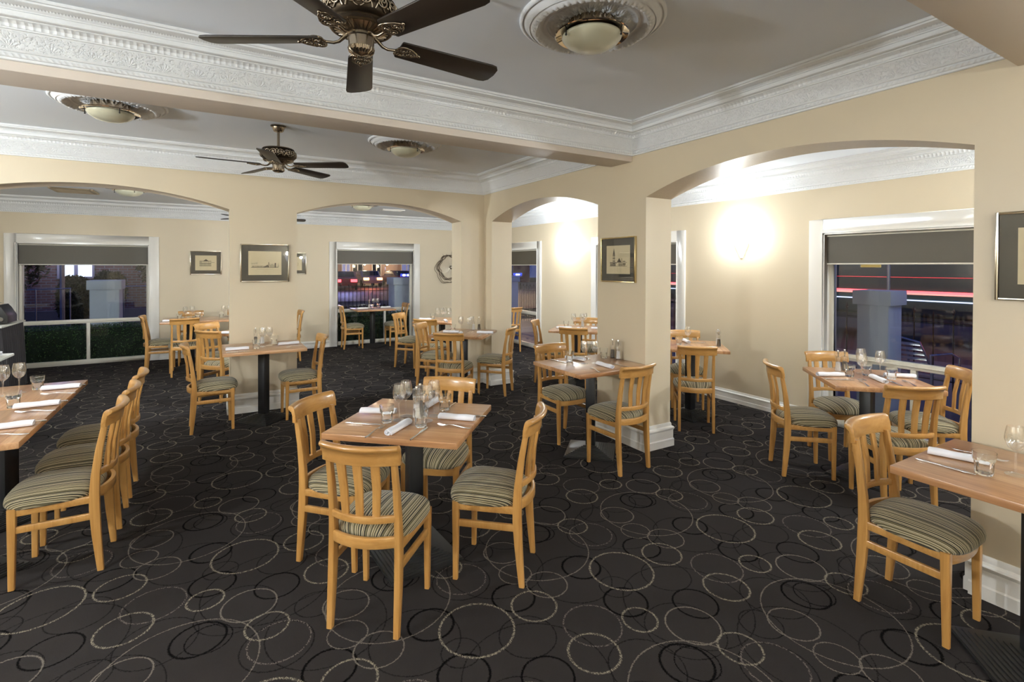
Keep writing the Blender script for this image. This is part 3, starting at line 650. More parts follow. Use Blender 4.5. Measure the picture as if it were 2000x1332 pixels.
ITEMS = {
'T1': ('the centre foreground table', dict(G=[(.851, 2.622), (.907, 2.675), (.975, 2.535), (1.041, 2.599)], T=[(.785, 2.623), (.915, 2.462), (1.137, 2.677), (1.01, 2.735)], S=[(.945, 2.612), (.985, 2.668)],
  N=[(.702, 2.869, .884, 2.749), (.727, 2.411, .877, 2.543), (1.04, 2.562, 1.211, 2.396), (1.061, 2.77, 1.186, 2.887)], K=[(.592, 2.712, .742, 2.582), (.798, 2.286, .938, 2.425), (1.285, 2.44, 1.125, 2.57), (1.244, 2.77, 1.12, 2.65)], F=[(.622, 2.425, .749, 2.564), (1.12, 2.294, 1.0, 2.446)])),
'T2': ('the left edge long table', dict(G=[(-1.082, 4.401), (-1.143, 4.342)], T=[(-1.010, 4.475), (-1.004, 3.978)], N=[(-.982, 4.422, -.775, 4.408), (-.992, 3.93, -.785, 3.931), (-1.0, 3.478, -.80, 3.481)],
  K=[(-.768, 4.475, -.96, 4.480), (-.768, 3.994, -.96, 3.985), (-.768, 3.545, -.96, 3.53)], F=[(-.765, 4.213, -.95, 4.271), (-.772, 3.765, -.955, 3.821), (-.775, 3.30, -.955, 3.36)])),
'T3': ('the table under the landscape sketch', dict(G=[(.422, 5.706), (.490, 5.75)], T=[(.361, 5.599), (.545, 5.85)], S=[(.437, 5.915), (.375, 5.94)], N=[(.095, 5.60, .294, 5.60), (.57, 5.72, .77, 5.74)], K=[(.10, 5.46, .294, 5.47), (.1, 5.8, .29, 5.81)], F=[(.789, 5.58, .61, 5.523)])),
'T5': ('the table against the broad pillar', dict(G=[(2.711, 3.367), (2.802, 3.336)], T=[(2.66, 3.508), (3.04, 3.50)], S=[(3.105, 3.38), (3.105, 3.455)], N=[(2.735, 3.65, 2.785, 3.46), (2.788, 3.283, 2.773, 3.085)], K=[(2.56, 3.66, 2.60, 3.46), (2.92, 3.05, 2.925, 3.24)], F=[(2.585, 3.02, 2.64, 3.20), (2.93, 3.62, 2.84, 3.45)])),
'T7': ('the table by the large right window', dict(G=[(4.096, 1.87), (4.335, 1.985), (4.350, 1.86)], T=[(4.145, 1.975), (4.30, 1.93), (4.309, 1.768)], S=[(4.25, 2.11), (4.33, 2.10)], N=[(3.945, 2.106, 4.12, 2.005), (4.244, 1.868, 4.11, 1.72), (4.373, 1.839, 4.51, 1.70)], K=[(3.875, 2.01, 4.02, 1.88), (4.085, 1.60, 4.225, 1.74), (4.38, 2.2, 4.5, 2.06)], F=[(4.19, 1.57, 4.32, 1.70), (3.90, 1.735, 4.03, 1.85)])),
'T8': ('the right edge table', dict(G=[(2.746, .698)], T=[(2.65, .765)], N=[(2.735, .975, 2.79, .79)], K=[(2.597, .97, 2.601, .78)], F=[(2.89, .94, 2.89, .76)])),
'T6': ('the passage table behind the broad pillar', dict(G=[(4.334, 3.648)], T=[(4.26, 3.70)], S=[(4.565, 3.455), (4.51, 3.40)], N=[(4.52, 3.86, 4.41, 3.70)], K=[(4.60, 3.63, 4.46, 3.77)])),
'T4': ('the table by the corner pillar', dict(G=[(2.665, 5.76), (2.72, 5.63), (2.80, 5.74)], T=[(2.60, 5.86)], S=[(2.90, 5.88), (2.955, 5.83)], N=[(2.46, 5.83, 2.61, 5.70), (2.80, 5.57, 2.95, 5.44), (2.53, 5.50, 2.60, 5.62)], K=[(2.64, 5.26, 2.77, 5.40)], F=[(2.9, 5.36, 2.77, 5.48)])),
'T10': ('the far table beside the corner pillar', dict(G=[(2.93, 7.17), (2.985, 7.115), (3.04, 7.16), (3.075, 7.07)], T=[(2.94, 7.40)], N=[(2.73, 7.40, 2.86, 7.26), (2.96, 6.91, 3.0, 7.05)])),
'T11': ('the table seen through the small arch', dict(G=[(4.16, 5.40), (4.25, 5.33), (4.34, 5.39)], T=[(4.11, 5.50)], S=[(4.35, 5.45)], N=[(3.93, 5.47, 4.09, 5.36), (4.31, 5.20, 4.44, 5.07), (4.06, 5.13, 4.14, 5.27)])),
'T9': ('the far window table', dict(S=[(2.60, 9.86)], G=[(2.68, 9.84), (2.74, 9.80)], T=[(2.63, 9.76), (2.80, 9.93)], N=[(2.36, 9.80, 2.56, 9.79), (2.83, 9.86, 3.02, 9.88)])),
'T12': ('the table nearest the far left window', dict(G=[(-.38, 9.15), (-.29, 9.2)], T=[(-.46, 9.25), (-.22, 9.16)], N=[(-.62, 8.93, -.48, 8.92)])),
'T15': ('the half hidden far room table', dict(G=[(.13, 9.15), (.20, 9.12)], T=[(.10, 9.25)], N=[(.28, 8.96, .31, 9.13)])),
'T13': ('the table right behind the column', dict(N=[(.10, 7.02, .24, 6.93)])),
'T14': ('the far corner table', dict(G=[(4.79, 8.30)], N=[(4.86, 8.36, 5.04, 8.33)])),
}
NAMES = {'G': ('stemmed wine glass', WG, 'wine glasses'), 'T': ('short clear tumbler', TU, 'water tumblers'), 'N': ('rolled white linen napkin', NK, 'rolled napkins'), 'K': ('steel table knife', KN, 'table knives'), 'F': ('steel table fork', FK, 'table forks')}
ORD = {1: ('the one',), 2: ('left one of two', 'right one of two'), 3: ('leftmost of three', 'middle of three', 'rightmost of three'), 4: ('leftmost of four', 'second from left of four', 'third from left of four', 'rightmost of four')}
def sx(x, y):   # screen order left to right
    r = (cos(rad(30.6)), -sin(rad(30.6))); f = (sin(rad(30.6)), cos(rad(30.6))); return (x*r[0]+y*r[1])/max(.2, x*f[0]+y*f[1])
for key, (where, D) in ITEMS.items():
    for K, L in D.items():
        if K == 'S':
            for i, q in enumerate(L):
                nm = ('salt', 'pepper')[i % 2]
                dup((SA, PE)[i % 2], (q[0], q[1], TZ), random.random()*3, 'clear acrylic %s grinder on %s' % (nm, where), '%s grinders' % nm)
            continue
        nm, src, grp = NAMES[K]
        mid = lambda q: (q[0], q[1]) if len(q) == 2 else ((q[0]+q[2])/2, (q[1]+q[3])/2)
        L2 = sorted(L, key=lambda q: sx(*mid(q)))
        for i, q in enumerate(L2):
            lb = '%s%s on %s' % (nm, '' if len(L2) == 1 else ', '+ORD[len(L2)][i]+',', where)
            x, y = mid(q); a = random.random()*6 if len(q) == 2 else atan2(q[3]-q[1], q[2]-q[0])
            dup(src, (x, y, TZ+.0005), a, lb.replace(',,', ','), grp)
# ------------------------------------------------------------------ ceiling roses and lights
def make_rose():
    R = .352; n = 336; rs = []; k = 0
    prof = [(1, 0), (1, .010), (.985, .016), (.965, .018), (.955, .012), (.94, .014), (.90, .030), (.865, .040), (.86, .034), (.85, .036), (.835, .044), (.80, .050), (.77, .048), (.745, .036), (.72, .026), (.71, .022), (.66, .020), (.645, .026), (.625, .026), (.615, .018), (.585, .014), (.55, .012), (.52, .013), (.48, .014), (.44, .014), (.40, .014), (.36, .014), (.30, .014), (.1, .014), (.001, .014)]
    dense = []
    for i in range(len(prof)-1):
        (r0, z0), (r1, z1) = prof[i], prof[i+1]; s = max(1, int(abs(r1-r0)/.012))
        for q in range(s): dense.append((r0+(r1-r0)*q/s, z0+(z1-z0)*q/s))
    dense.append(prof[-1])
    rings = []
    for r, z in dense:
        ring = []
        for j in range(n):
            t = 2*pi*j/n; h = 0; rr = r
            if .74 < r < .84:   # acanthus rim
                w = sin(pi*(r-.74)/.10); h += .007*w*(abs(sin(28*t))**.7-.3)+.002*w*sin(84*t)
                rr = r-.012*w*abs(sin(28*t))
            if .34 < r < .60:   # shells
                c = ((t*12/(2*pi)) % 1)-.5; u = c*2*pi/12*.47*2; v = (r-.37)*1.15; a = atan2(u, v); d = sqrt(u*u+v*v)
                if d < .185: h += (.010*(.6+.4*cos(a*13)))*min(1, (.185-d)*14)*min(1, d*12)
                c2 = (((t*12/(2*pi))+.5) % 1)-.5; h += .003*max(0, sin(c2*30)*sin((r-.34)*50)) if abs(c2) < .25 else 0
            ring.append((R*rr*cos(t), R*rr*sin(t), -(z+h)))
        rings.append(ring)
    m = MB(); m.rings(rings, True, False); o = m.build('ceiling_rose', M_plaster, ang=60); tag(o, None, 'ceiling rose'); return register(o)
ROSE = make_rose()
def make_light():
    r = thing('ceiling_light', 'x', 'ceiling light')
    m = MB(); m.lathe([(.0005, 0), (.115, 0), (.120, -.012), (.125, -.042), (.178, -.060), (.180, -.063), (.176, -.066), (.12, -.050), (.0005, -.045)], 48); m.build('dish', M_dish, r, ang=30)
    m = MB(); m.lathe([(.142, -.066), (.146, -.072), (.143, -.080), (.128, -.098), (.100, -.116), (.06, -.129), (.02, -.134), (.0005, -.1345)], 48); m.lathe([(.142, -.066), (.12, -.06), (.0005, -.06)], 48); m.build('bowl', M_bowl, r, ang=70)
    for i in range(3):
        a = .6+i*2*pi/3; m = MB(); m.tube([(.150*cos(a), .150*sin(a), -.058), (.150*cos(a), .150*sin(a), -.086)], .003, 8); m.ball((.150*cos(a), .150*sin(a), -.090), .0055); m.build('clip', M_black, r)
    return register(r)
LIGHT = make_light()
for x, y, z, lb, seen in ((1.59, 1.93, ZC, 'above the centre foreground', 1), (-.655, 4.72, ZC, 'in the left of the middle bay beyond the beam', 1), (1.605, 4.745, ZC, 'beyond the beam right of the small fan', 1), (-.93, 8.02, ZO, 'partly hidden above the wide left arch', 1), (2.03, 8.12, ZO, 'partly hidden above the middle arch', 1)):
    dup(ROSE, (x, y, z), .1, 'round white ornate plaster ceiling rose '+lb, 'ceiling roses')
    dup(LIGHT, (x, y, z-.012), .4, 'cream glass bowl ceiling light '+lb, 'bowl ceiling lights')
# ------------------------------------------------------------------ ceiling fans
def make_fan():
    r = thing('ceiling_fan', 'x', 'ceiling fan')
    m = MB(); m.lathe([(.0005, 0), (.062, 0), (.064, -.008), (.052, -.016), (.050, -.022), (.040, -.046), (.034, -.052), (.014, -.056), (.0005, -.056)], 32); m.build('canopy', M_brass, r, ang=30)
    m = MB(); m.tube([(0, 0, -.05), (0, 0, -.185)], .011, 12); m.build('rod', M_brass, r)
    mo = MB(); mo.lathe([(.0005, -.178), (.03, -.178), (.05, -.186), (.10, -.196), (.128, -.210), (.138, -.235), (.138, -.262), (.126, -.285), (.104, -.300), (.0005, -.300)], 40); mo = mo.build('motor_housing', M_brassd, r, ang=40)
    m = MB(); rz = lambda th: (.138+.006*sin(3*th))
    def S(t, z, o=.004):   # point on the housing surface
        k = (z+.248)/.055; rad_ = .139-.032*k*k+o; return (rad_*cos(t), rad_*sin(t), z)
    for i in range(8):     # mirrored scrolls
        t0 = 2*pi*i/8
        for sg in (-1, 1):
            P = []
            for q in range(22):
                a = q/21; ang = a*2*pi*1.35; rr = .028*(1-.75*a); P.append(S(t0+sg*(.20-rr*cos(ang)/.14), -.250+rr*sin(ang)*.95))
            m.tube(P, .0042, 6)
            P = [S(t0+sg*(.04+.33*a), -.275+.055*a+.012*sin(a*pi*2), .003) for a in [q/10 for q in range(11)]]; m.tube(P, .0036, 6)
            P = [S(t0+sg*(.36-.25*a), -.276+.05*a*a, .003) for a in [q/8 for q in range(9)]]; m.tube(P, .003, 6)
        m.ball(S(t0, -.248, .004), .008, 8, 6); m.ball(S(t0+pi/8, -.262, .003), .006, 8, 6); m.ball(S(t0+pi/8, -.228, .003), .005, 8, 6)
    m.build('filigree', M_brass, mo, ang=80)
    m = MB(); m.lathe([(.092, -.286), (.118, -.290), (.122, -.298), (.114, -.306), (.095, -.308), (.085, -.304)], 40); m.lathe([(.10, -.196), (.122, -.199), (.128, -.206), (.118, -.209)], 40)
    for i in range(28):
        a = 2*pi*i/28; m.bar((.05*cos(a), .05*sin(a), -.322), (.098*cos(a), .098*sin(a), -.306), .005, .006, .001)
    m.lathe([(.098, -.305), (.06, -.318), (.05, -.326), (.0005, -.326)], 40); m.build('band', M_brass, mo, ang=35)
    m = MB(); n = 40; R = []
    for q, z in ((.048, -.322), (.052, -.326), (.052, -.334), (.048, -.338), (.047, -.372), (.047, -.374)):
        fl = .0 if q in (.052,) else .002
        R.append([((q-fl*(1 if j % 4 == 0 else 0))*cos(2*pi*j/n), (q-fl*(1 if j % 4 == 0 else 0))*sin(2*pi*j/n), z) for j in range(n)])
    m.rings(R)
    for i in range(20):
        a = 2*pi*i/20; m.tube([(.046*cos(a), .046*sin(a), -.374), (.044*cos(a), .044*sin(a), -.386), (.030*cos(a), .030*sin(a), -.396)], .0045, 6)
    m.lathe([(.045, -.374), (.040, -.388), (.024, -.397), (.012, -.400), (.0005, -.404)], 24); m.build('switch_cup', M_brass, r, ang=30)
    for i in range(5):
        a = 2*pi*i/5; M = Matrix.Rotation(a, 4, 'Z')
        def tr(p): return M @ Vector(p)
        m = MB(); m.tube([tr(p) for p in ((.045, 0, -.318), (.065, 0, -.330), (.085, 0, -.347), (.105, 0, -.352), (.135, 0, -.348))], [.010, .008, .0065, .006, .006], 8)
        for (cx, cy_, rr) in ((.165, .020, .024), (.165, -.020, .024), (.205, 0, .022)):
            m.tube([tr((cx+rr*cos(2*pi*k/16), cy_+rr*sin(2*pi*k/16), -.347)) for k in range(17)], .0042, 6)
            m.tube([tr((cx+rr*.55*cos(2*pi*k/10), cy_+rr*.55*sin(2*pi*k/10), -.349)) for k in range(11)], .003, 6); m.ball(tr((cx, cy_, -.351)), .006, 8, 6)
        m.tube([tr(p) for p in ((.135, 0, -.348), (.15, .03, -.347), (.185, .040, -.347), (.215, .022, -.347), (.235, 0, -.347), (.215, -.022, -.347), (.185, -.040, -.347), (.15, -.03, -.347), (.135, 0, -.348))], .0045, 6)
        m.ball(tr((.237, 0, -.347)), .007, 8, 6); iron = m.build('blade_iron', M_brass, r, ang=80)
        m = MB(); T_ = rad(-12); out = [(.15, -.045), (.155, -.050), (.56, -.063), (.585, -.058), (.60, -.040), (.605, 0), (.60, .040), (.585, .058), (.56, .063), (.155, .050), (.15, .045)]
        vs = []
        for dz in (-.0035, .0035): vs += [tr((x, y*cos(T_), -.340+y*sin(T_)+dz)) for x, y in out]
        k = len(out); m.add(vs, [tuple(reversed(range(k))), tuple(range(k, 2*k))]+[(i2, (i2+1) % k, k+(i2+1) % k, k+i2) for i2 in range(k)]); m.build('blade', M_blade, r, bevel=.0015)
    return register(r)
FAN = make_fan()
for x, y, z, a, lb in ((.485, 1.955, ZC+.0, 5, 'large antique brass ceiling fan with dark blades at the top of the photo'), (.478, 4.765, ZC, -33, 'smaller looking brass ceiling fan beyond the beam'), (.59, 8.15, ZO, 0, 'far ceiling fan with only blade tips showing beside the column')):
    dup(FAN, (x, y, z), rad(a), lb, 'brass ceiling fans')
# ------------------------------------------------------------------ air vents
r = thing('air_vent', 'timber framed square air vent on the ceiling behind the wide left arch', 'vent', (-1.64, 8.98, ZO))
m = MB()
for s in (-1, 1): m.box(s*.21-.02, s*.21+.02, -.23, .23, -.018, 0); m.box(-.19, .19, s*.21-.02, s*.21+.02, -.018, 0)
m.build('frame', simple('tan_vent_frame', (.42, .32, .20), .5), r, bevel=.003)
m = MB()
for i in range(6): m.sweep([((-.18, -.16+.064*i, -.010), (0, .7, .7), (1, 0, 0), .018, .002), ((.18, -.16+.064*i, -.010), (0, .7, .7), (1, 0, 0), .018, .002)][:0] or [((-.18, -.16+.064*i, -.012), (0, .8, .6), (0, -.6, .8), .018, .0015), ((.18, -.16+.064*i, -.012), (0, .8, .6), (0, -.6, .8), .018, .0015)])
m.build('louvre', simple('tan_vent_slat', (.46, .36, .24), .5), r)
m = MB(); m.box(-.19, .19, -.19, .19, -.002, 0); m.build('backing', M_black, r)
r = thing('air_vent', 'white rectangular air vent on the ceiling behind the middle arch', 'vent', (2.80, 9.02, ZO))
m = MB()
for s in (-1, 1): m.box(s*.19-.015, s*.19+.015, -.1, .1, -.014, 0); m.box(-.175, .175, s*.085-.015, s*.085+.015, -.014, 0)
for i in range(4): m.sweep([((-.175, -.05+.034*i, -.008), (0, .8, .6), (0, -.6, .8), .012, .0015), ((.175, -.05+.034*i, -.008), (0, .8, .6), (0, -.6, .8), .012, .0015)])
m.build('grille', M_trim, r)
# ------------------------------------------------------------------ framed sketches
M_ink = simple('sepia_ink', (.075, .055, .038), .9)
def paper():
    t = NT('aged_sketch_paper'); n = t.noise(t.obj(), 7, 3); t.p(col=t.mix(n, (.60, .49, .30), (.70, .60, .40)), rough=.9); return t.m
M_paper = paper()
def picture(c, w, h, ax, label, draw, fm, mat_=.16, group='framed building sketches'):
    """c centre on wall; ax: rotation so that local -y faces the viewer"""
    r = thing('picture_frame', label, 'picture', c, ax, group)
    m = MB()
    for s in (-1, 1): m.box(s*(w/2-.006)-.006, s*(w/2-.006)+.006, -.022, 0, -h/2, h/2); m.box(-w/2+.012, w/2-.012, -.022, 0, s*(h/2-.006)-.006, s*(h/2-.006)+.006)
    m.build('frame', fm, r, bevel=.002)
    m = MB(); m.box(-w/2+.012, w/2-.012, -.010, -.002, -h/2+.012, h/2-.012); m.build('mount', M_mat, r)
    pw, ph = w/2-mat_*w, h/2-mat_*h*1.15
    m = MB(); m.box(-pw, pw, -.0108, -.010, -ph, ph); p = m.build('sketch', M_paper, r)
    m = MB()
    def ln(x0, z0, x1, z1, t=.0012): t *= 1.7; m.bar((x0*pw, -.0112, z0*ph), (x1*pw, -.0112, z1*ph), .0006, t, .0001, up=(0, 1, 0)) if False else m.box(min(x0, x1)*pw-(t/2 if x0 == x1 else 0), max(x0, x1)*pw+(t/2 if x0 == x1 else 0), -.0113, -.0108, min(z0, z1)*ph-(t/2 if z0 == z1 else 0), max(z0, z1)*ph+(t/2 if z0 == z1 else 0))
    def tri(x0, z0, x1, z1, x2, z2): m.add([(x*pw, -.0112, z*ph) for x, z in ((x0, z0), (x1, z1), (x2, z2))]+[(x*pw, -.0108, z*ph) for x, z in ((x0, z0), (x1, z1), (x2, z2))], [(0, 1, 2), (3, 5, 4), (0, 3, 4, 1), (1, 4, 5, 2), (2, 5, 3, 0)])
    draw(ln, tri); m.build('ink_drawing', M_ink, p)
    m = MB(); m.box(-w/2+.012, w/2-.012, -.0165, -.0155, -h/2+.012, h/2-.012); m.build('glass', M_pglass, r)
def d_land(ln, tri):
    rnd = random.Random(3)
    for i in range(26): x = -.78+.03*i; ln(x, -.36, x, -.36+rnd.uniform(.04, .14), .0016)
    ln(-.85, -.37, .8, -.37, .002); ln(-.8, -.24, -.1, -.24, .0015); tri(-.1, -.35, .22, -.35, .16, -.12); tri(-.12, -.36, .05, -.36, 0, -.22); ln(.22, -.36, .22, .08, .004)
    for i in range(16): x = .3+.035*i; ln(x, -.36, x, -.36+rnd.uniform(.05, .36), .0014)
    for i in range(10): x = -.82+.04*i; ln(x, -.1, x, -.1+rnd.uniform(.05, .2), .0009)
    ln(.62, -.36, .62, .02, .008); ln(-.5, -.5, .5, -.5, .0008)
def d_church(ln, tri):
    for x in (-.42, -.34, -.28): ln(x, -.45, x, .35, .0016)
    tri(-.44, .35, -.26, .35, -.35, .82); 
    for z in (.3, .1, -.1, -.25): ln(-.45, z, -.25, z, .004)
    ln(-.36, .12, -.34, .32, .001); ln(-.72, -.45, .75, -.45, .0015)
    for i in range(14): x = -.66+.035*i; ln(x, -.45, x, -.28, .0022)
    ln(-.7, -.22, -.1, -.22, .005); tri(-.1, -.2, .3, -.2, .1, .12); ln(.32, -.2, .32, .1, .003); ln(.3, -.2, .75, -.2, .002)
    for i in range(10): x = .05+.06*i; ln(x, -.45, x, -.25, .0028)
    ln(.4, -.12, .62, -.12, .004); ln(.4, -.3, .65, -.3, .006)
def d_hotel(ln, tri):
    for z in (-.4, -.05, .25): ln(-.6, z, .5, z, .0035)
    for i in range(20): x = -.58+.055*i; ln(x, -.4, x, .25 if i % 2 else -.05, .0022)
    tri(-.25, .27, .25, .27, 0, .5); ln(.5, .05, .8, .05, .003); ln(-.62, .1, -.4, .1, .004)
def d_plain(ln, tri):
    for z in (-.3, .2): ln(-.6, z, .7, z, .001)
    for x in (.35, .6): ln(x, -.1, x, .02, .004)
    for i in range(9): ln(-.5+.13*i, -.3, -.5+.13*i, .2, .0008)
def d_tower(ln, tri):
    for x in (-.62, -.38, -.1): ln(x, -.2, x, .75, .0012)
    ln(-.75, -.28, .6, -.28, .004); ln(-.75, -.2, .7, -.2, .003)
    for i in range(12): ln(-.7+.1*i, -.42, -.7+.1*i, -.28, .002)
    tri(-.45, .6, .1, .6, -.2, .9); ln(-.75, -.86, -.6, -.86, .002)
picture((.478, YA, 1.604), .478, .408, 0, 'silver framed landscape sketch hanging on the column above a table', d_land, M_silver)
picture((XB, 3.443, 1.640), .452, .408, -pi/2, 'gold framed church tower sketch hanging on the broad pillar', d_church, M_gold)
picture((XB, .640, 1.630), .476, .408, -pi/2, 'silver framed sketch cut off by the right edge', d_tower, M_silver)
picture((-.122, YF, 1.622), .468, .408, 0, 'small silver framed hotel sketch on the far wall left of the column', d_hotel, M_silver)
picture((1.27, YF, 1.618), .468, .40, 0, 'silver framed sketch on the far wall peeking out right of the column', d_plain, M_silver)
# ------------------------------------------------------------------ wheel wreath
r = thing('wheel_wreath', 'spoked metal wheel with a dark vine wreath on the far wall', 'wall decoration', (4.47, YF-.03, 1.555))
m = MB()
for i in range(44):
    a = 2*pi*i/44; m.tube([(.03*cos(a), -.03, .03*sin(a)), (.235*cos(a), 0, .235*sin(a))], .0012, 4)
m.build('spokes', M_steel, r)
m = MB(); m.ball((0, -.035, 0), .042, 20, 12); m.build('hub', simple('dull_hub_metal', (.30, .27, .22), .3, metal=1), r)
m = MB(); rnd = random.Random(5)
for k in range(7):
    P = []; ph = rnd.random()*6; dx = -.03*(k % 3); dz = -.05 if k > 4 else 0
    for i in range(49):
        a = 2*pi*i/48; q = .255+.018*sin(5*a+ph)+.008*sin(11*a+ph*2)+(.04 if k > 4 else 0); P.append((q*cos(a)+dx, -.01+.012*sin(7*a+ph), q*sin(a)+dz))
    m.tube(P, .0042, 6)
m.build('vine', M_twig, r)
m = MB()
for i in range(34):
    a = rnd.random()*2*pi; q = .28; b = a+rnd.uniform(-.5, .5); l = rnd.uniform(.03, .08); m.tube([(q*cos(a), -.01, q*sin(a)), (q*cos(a)+l*cos(b), -.02, q*sin(a)+l*sin(b))], [.0022, .0008], 5)
m.build('twigs', M_twig, r)
# ------------------------------------------------------------------ buffet at the left edge
def skirt(m, x0, x1, y0, y1, z0, z1, folds=.016, wl=.07, flare=.03):
    pts = []; per = [(x0, y0), (x1, y0), (x1, y1), (x0, y1)]
    for i in range(4):
        a, b = Vector(per[i]), Vector(per[(i+1) % 4]); L = (b-a).length; n = int(L/.012); d = (b-a)/L; nn = Vector((d.y, -d.x))
        for k in range(n): pts.append((a+(b-a)*k/n, nn, L*k/n))
    R = []
    for z, amp, fl in ((z1, .2, 0), (z1-.12*(z1-z0), .7, .2), ((z0+z1)/2, 1, .6), (z0, 1.25, 1)):
        R.append([(p.x+nn.x*(folds*amp*sin(2*pi*s/wl)+flare*fl), p.y+nn.y*(folds*amp*sin(2*pi*s/wl)+flare*fl), z) for p, nn, s in pts])
    m.rings(R, True, False)
r = thing('buffet_table', 'black skirted buffet table with white top at the left edge by the window', 'table', (-2.6, 8.62, 0))
m = MB(); skirt(m, -.5, .42, -.42, .42, .01, .835); m.build('skirt', M_skirt, r, ang=80)
m = MB(); m.box(-.52, .44, -.44, .44, .825, .848); m.build('tabletop', M_cloth, r, bevel=.006)
r = thing('serving_table', 'small white topped black skirted table at the left edge', 'table', (-1.83, 6.06, 0))
m = MB(); skirt(m, -.17, .17, -.36, .36, .01, .735, .012, .06); m.build('skirt', M_skirt, r, ang=80)
m = MB(); m.box(-.20, .215, -.38, .385, .725, .75); m.build('tabletop', M_cloth, r, bevel=.008)
r = thing('glass_jar', 'clear glass jar on the small skirted table', 'jar', (-1.74, 5.98, .75))
m = MB(); m.lathe([(.0005, 0), (.05, 0), (.055, .01), (.055, .11), (.04, .13), (.036, .13), (.05, .108), (.05, .014), (.0005, .01)], 24); m.build('jar_body', M_glass, r); m = MB(); m.lathe([(.0005, .131), (.042, .131), (.044, .15), (.02, .16), (.0005, .165)], 24); m.build('lid', M_steel, r)
for i in range(3):
    m = MB(); m.lathe([(.0005, 0), (.06, 0), (.09, .012), (.1, .014), (.098, .018), (.06, .006), (.0005, .006)], 32); tag(m.build('side_plate', M_linen, loc=(-1.74, 6.22, .75+.012*i)), '%s white plate in the stack on the small skirted table' % ('bottom', 'middle', 'top')[i], 'plate', 'stacked plates')
r = thing('toaster', 'silver conveyor toaster with a round dial on the black buffet table', 'toaster', (-2.34, 8.55, .848))
m = MB(); m.box(-.22, .08, -.17, .17, .02, .24); m.build('housing', M_steel, r, bevel=.01)
m = MB(); m.sweep([((.13, -.0, .10), (1, 0, 0), (0, 1, 0), .05, .17), ((.105, -.0, .20), (1, 0, 0), (0, 1, 0), .025, .17), ((.09, 0, .24), (1, 0, 0), (0, 1, 0), .010, .17)]); m.sweep([((.13, 0, .02), (1, 0, 0), (0, 1, 0), .05, .17), ((.13, 0, .10), (1, 0, 0), (0, 1, 0), .05, .17)]); m.build('control_panel', M_black, r)
m = MB(); m.tube([(.12, -.172, .07), (.12, -.19, .07)], .026, 20); m.build('dial', M_alumet, r)
m = MB()
for i in range(9): m.tube([(-.2+.03*i, -.15, .25), (-.2+.03*i, 0, .285), (-.2+.03*i, .15, .25)], .003, 6)
m.tube([(-.21, -.15, .25), (.05, -.15, .25)], .003, 6); m.tube([(-.21, .15, .25), (.05, .15, .25)], .003, 6); m.build('warming_rack', M_steel, r)
m = MB()
for a_, b_ in ((-.19, -.14), (.03, -.14), (-.19, .14), (.03, .14)): m.tube([(a_, b_, 0), (a_, b_, .022)], .012, 10)
m.build('feet', M_black, r)
# ------------------------------------------------------------------ outside: terrace, street, planting
plate('terrace', -9, 9.2, YF+.25, 13.4, -.22, -.06, M_terr); plate('terrace', XO+.25, 9.2, -8, YF+.25, -.22, -.06, M_terr)
plate('ground', -60, 60, -40, 70, -.6, -.24, M_grass)
plate('street', -60, 60, 18.0, 48, -.24, -.20, M_road); plate('street', 11.6, 19.5, -40, 17.5, -.24, -.20, M_road)
plate('footpath', -60, 9.2, 14.6, 17.3, -.24, -.12, M_foot); plate('footpath', 9.6, 11.3, -40, 14.6, -.24, -.12, M_foot)
def pillar(x, y, lb, w=.5):
    m = MB(); m.box(-w/2, w/2, -w/2, w/2, 0, 1.24); m.box(-w/2-.035, w/2+.035, -w/2-.035, w/2+.035, 1.22, 1.38); tag(m.build('terrace_pillar', M_blueish, bevel=.006, loc=(x, y, -.06)), lb, 'pillar', 'white terrace pillars')
pillar(-1.61, 11.12, 'blue lit terrace pillar outside the far left window', .40); pillar(3.66, 11.15, 'blue lit terrace pillar at the right of the far window', .44)
pillar(6.455, 2.775, 'blue lit terrace pillar outside the large right window', .31); pillar(6.9, 12.0, 'terrace pillar outside the far corner')
def leaves(name, box, n, size, mat_, lb, cat, kind='stuff', shape=None, seed=1, parent=None):
    rnd = random.Random(seed); m = MB(); x0, x1, y0, y1, z0, z1 = box
    for i in range(n):
        if shape:
            a = rnd.random()*2*pi; b = math.acos(rnd.uniform(-1, 1)); q = rnd.uniform(.55, 1)**.5*(1+.22*sin(3*a+seed)*sin(2*b))
            c = Vector(((x0+x1)/2+(x1-x0)/2*q*sin(b)*cos(a), (y0+y1)/2+(y1-y0)/2*q*sin(b)*sin(a), (z0+z1)/2+(z1-z0)/2*q*cos(b)))
        else: c = Vector((rnd.uniform(x0, x1), rnd.uniform(y0, y1), z0+(z1-z0)*rnd.random()**.6))
        u = Vector((rnd.gauss(0, 1), rnd.gauss(0, 1), rnd.gauss(.4, 1))).normalized(); v = u.cross(Vector((rnd.gauss(0, 1), rnd.gauss(0, 1), rnd.gauss(0, 1)))).normalized(); s = size*rnd.uniform(.6, 1.3)
        m.add([c-u*s, c+v*s*.35, c+u*s, c-v*s*.35], [(0, 1, 2, 3)])
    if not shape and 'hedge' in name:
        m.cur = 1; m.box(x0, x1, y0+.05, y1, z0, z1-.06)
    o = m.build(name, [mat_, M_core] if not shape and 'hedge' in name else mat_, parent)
    if not parent: tag(o, lb, cat, kind=kind)
    else: o['kind'] = 'stuff'
    return o
leaves('hedge', (-4.4, -.3, 10.5, 10.86, -.06, .60), 24000, .017, M_leaf, 'dense green hedge outside the low panes of the far left window', 'hedge', seed=2)
leaves('hedge', (1.2, 4.8, 10.5, 10.88, -.06, .60), 20000, .017, M_leaf, 'dense green hedge outside the far window with red lights', 'hedge', seed=3)
leaves('garden_bed', (1.5, 5.6, 11.9, 13.4, -.06, .55), 6000, .05, M_leaf2, 'dark garden bed below the spiked fence', 'plants', seed=4)
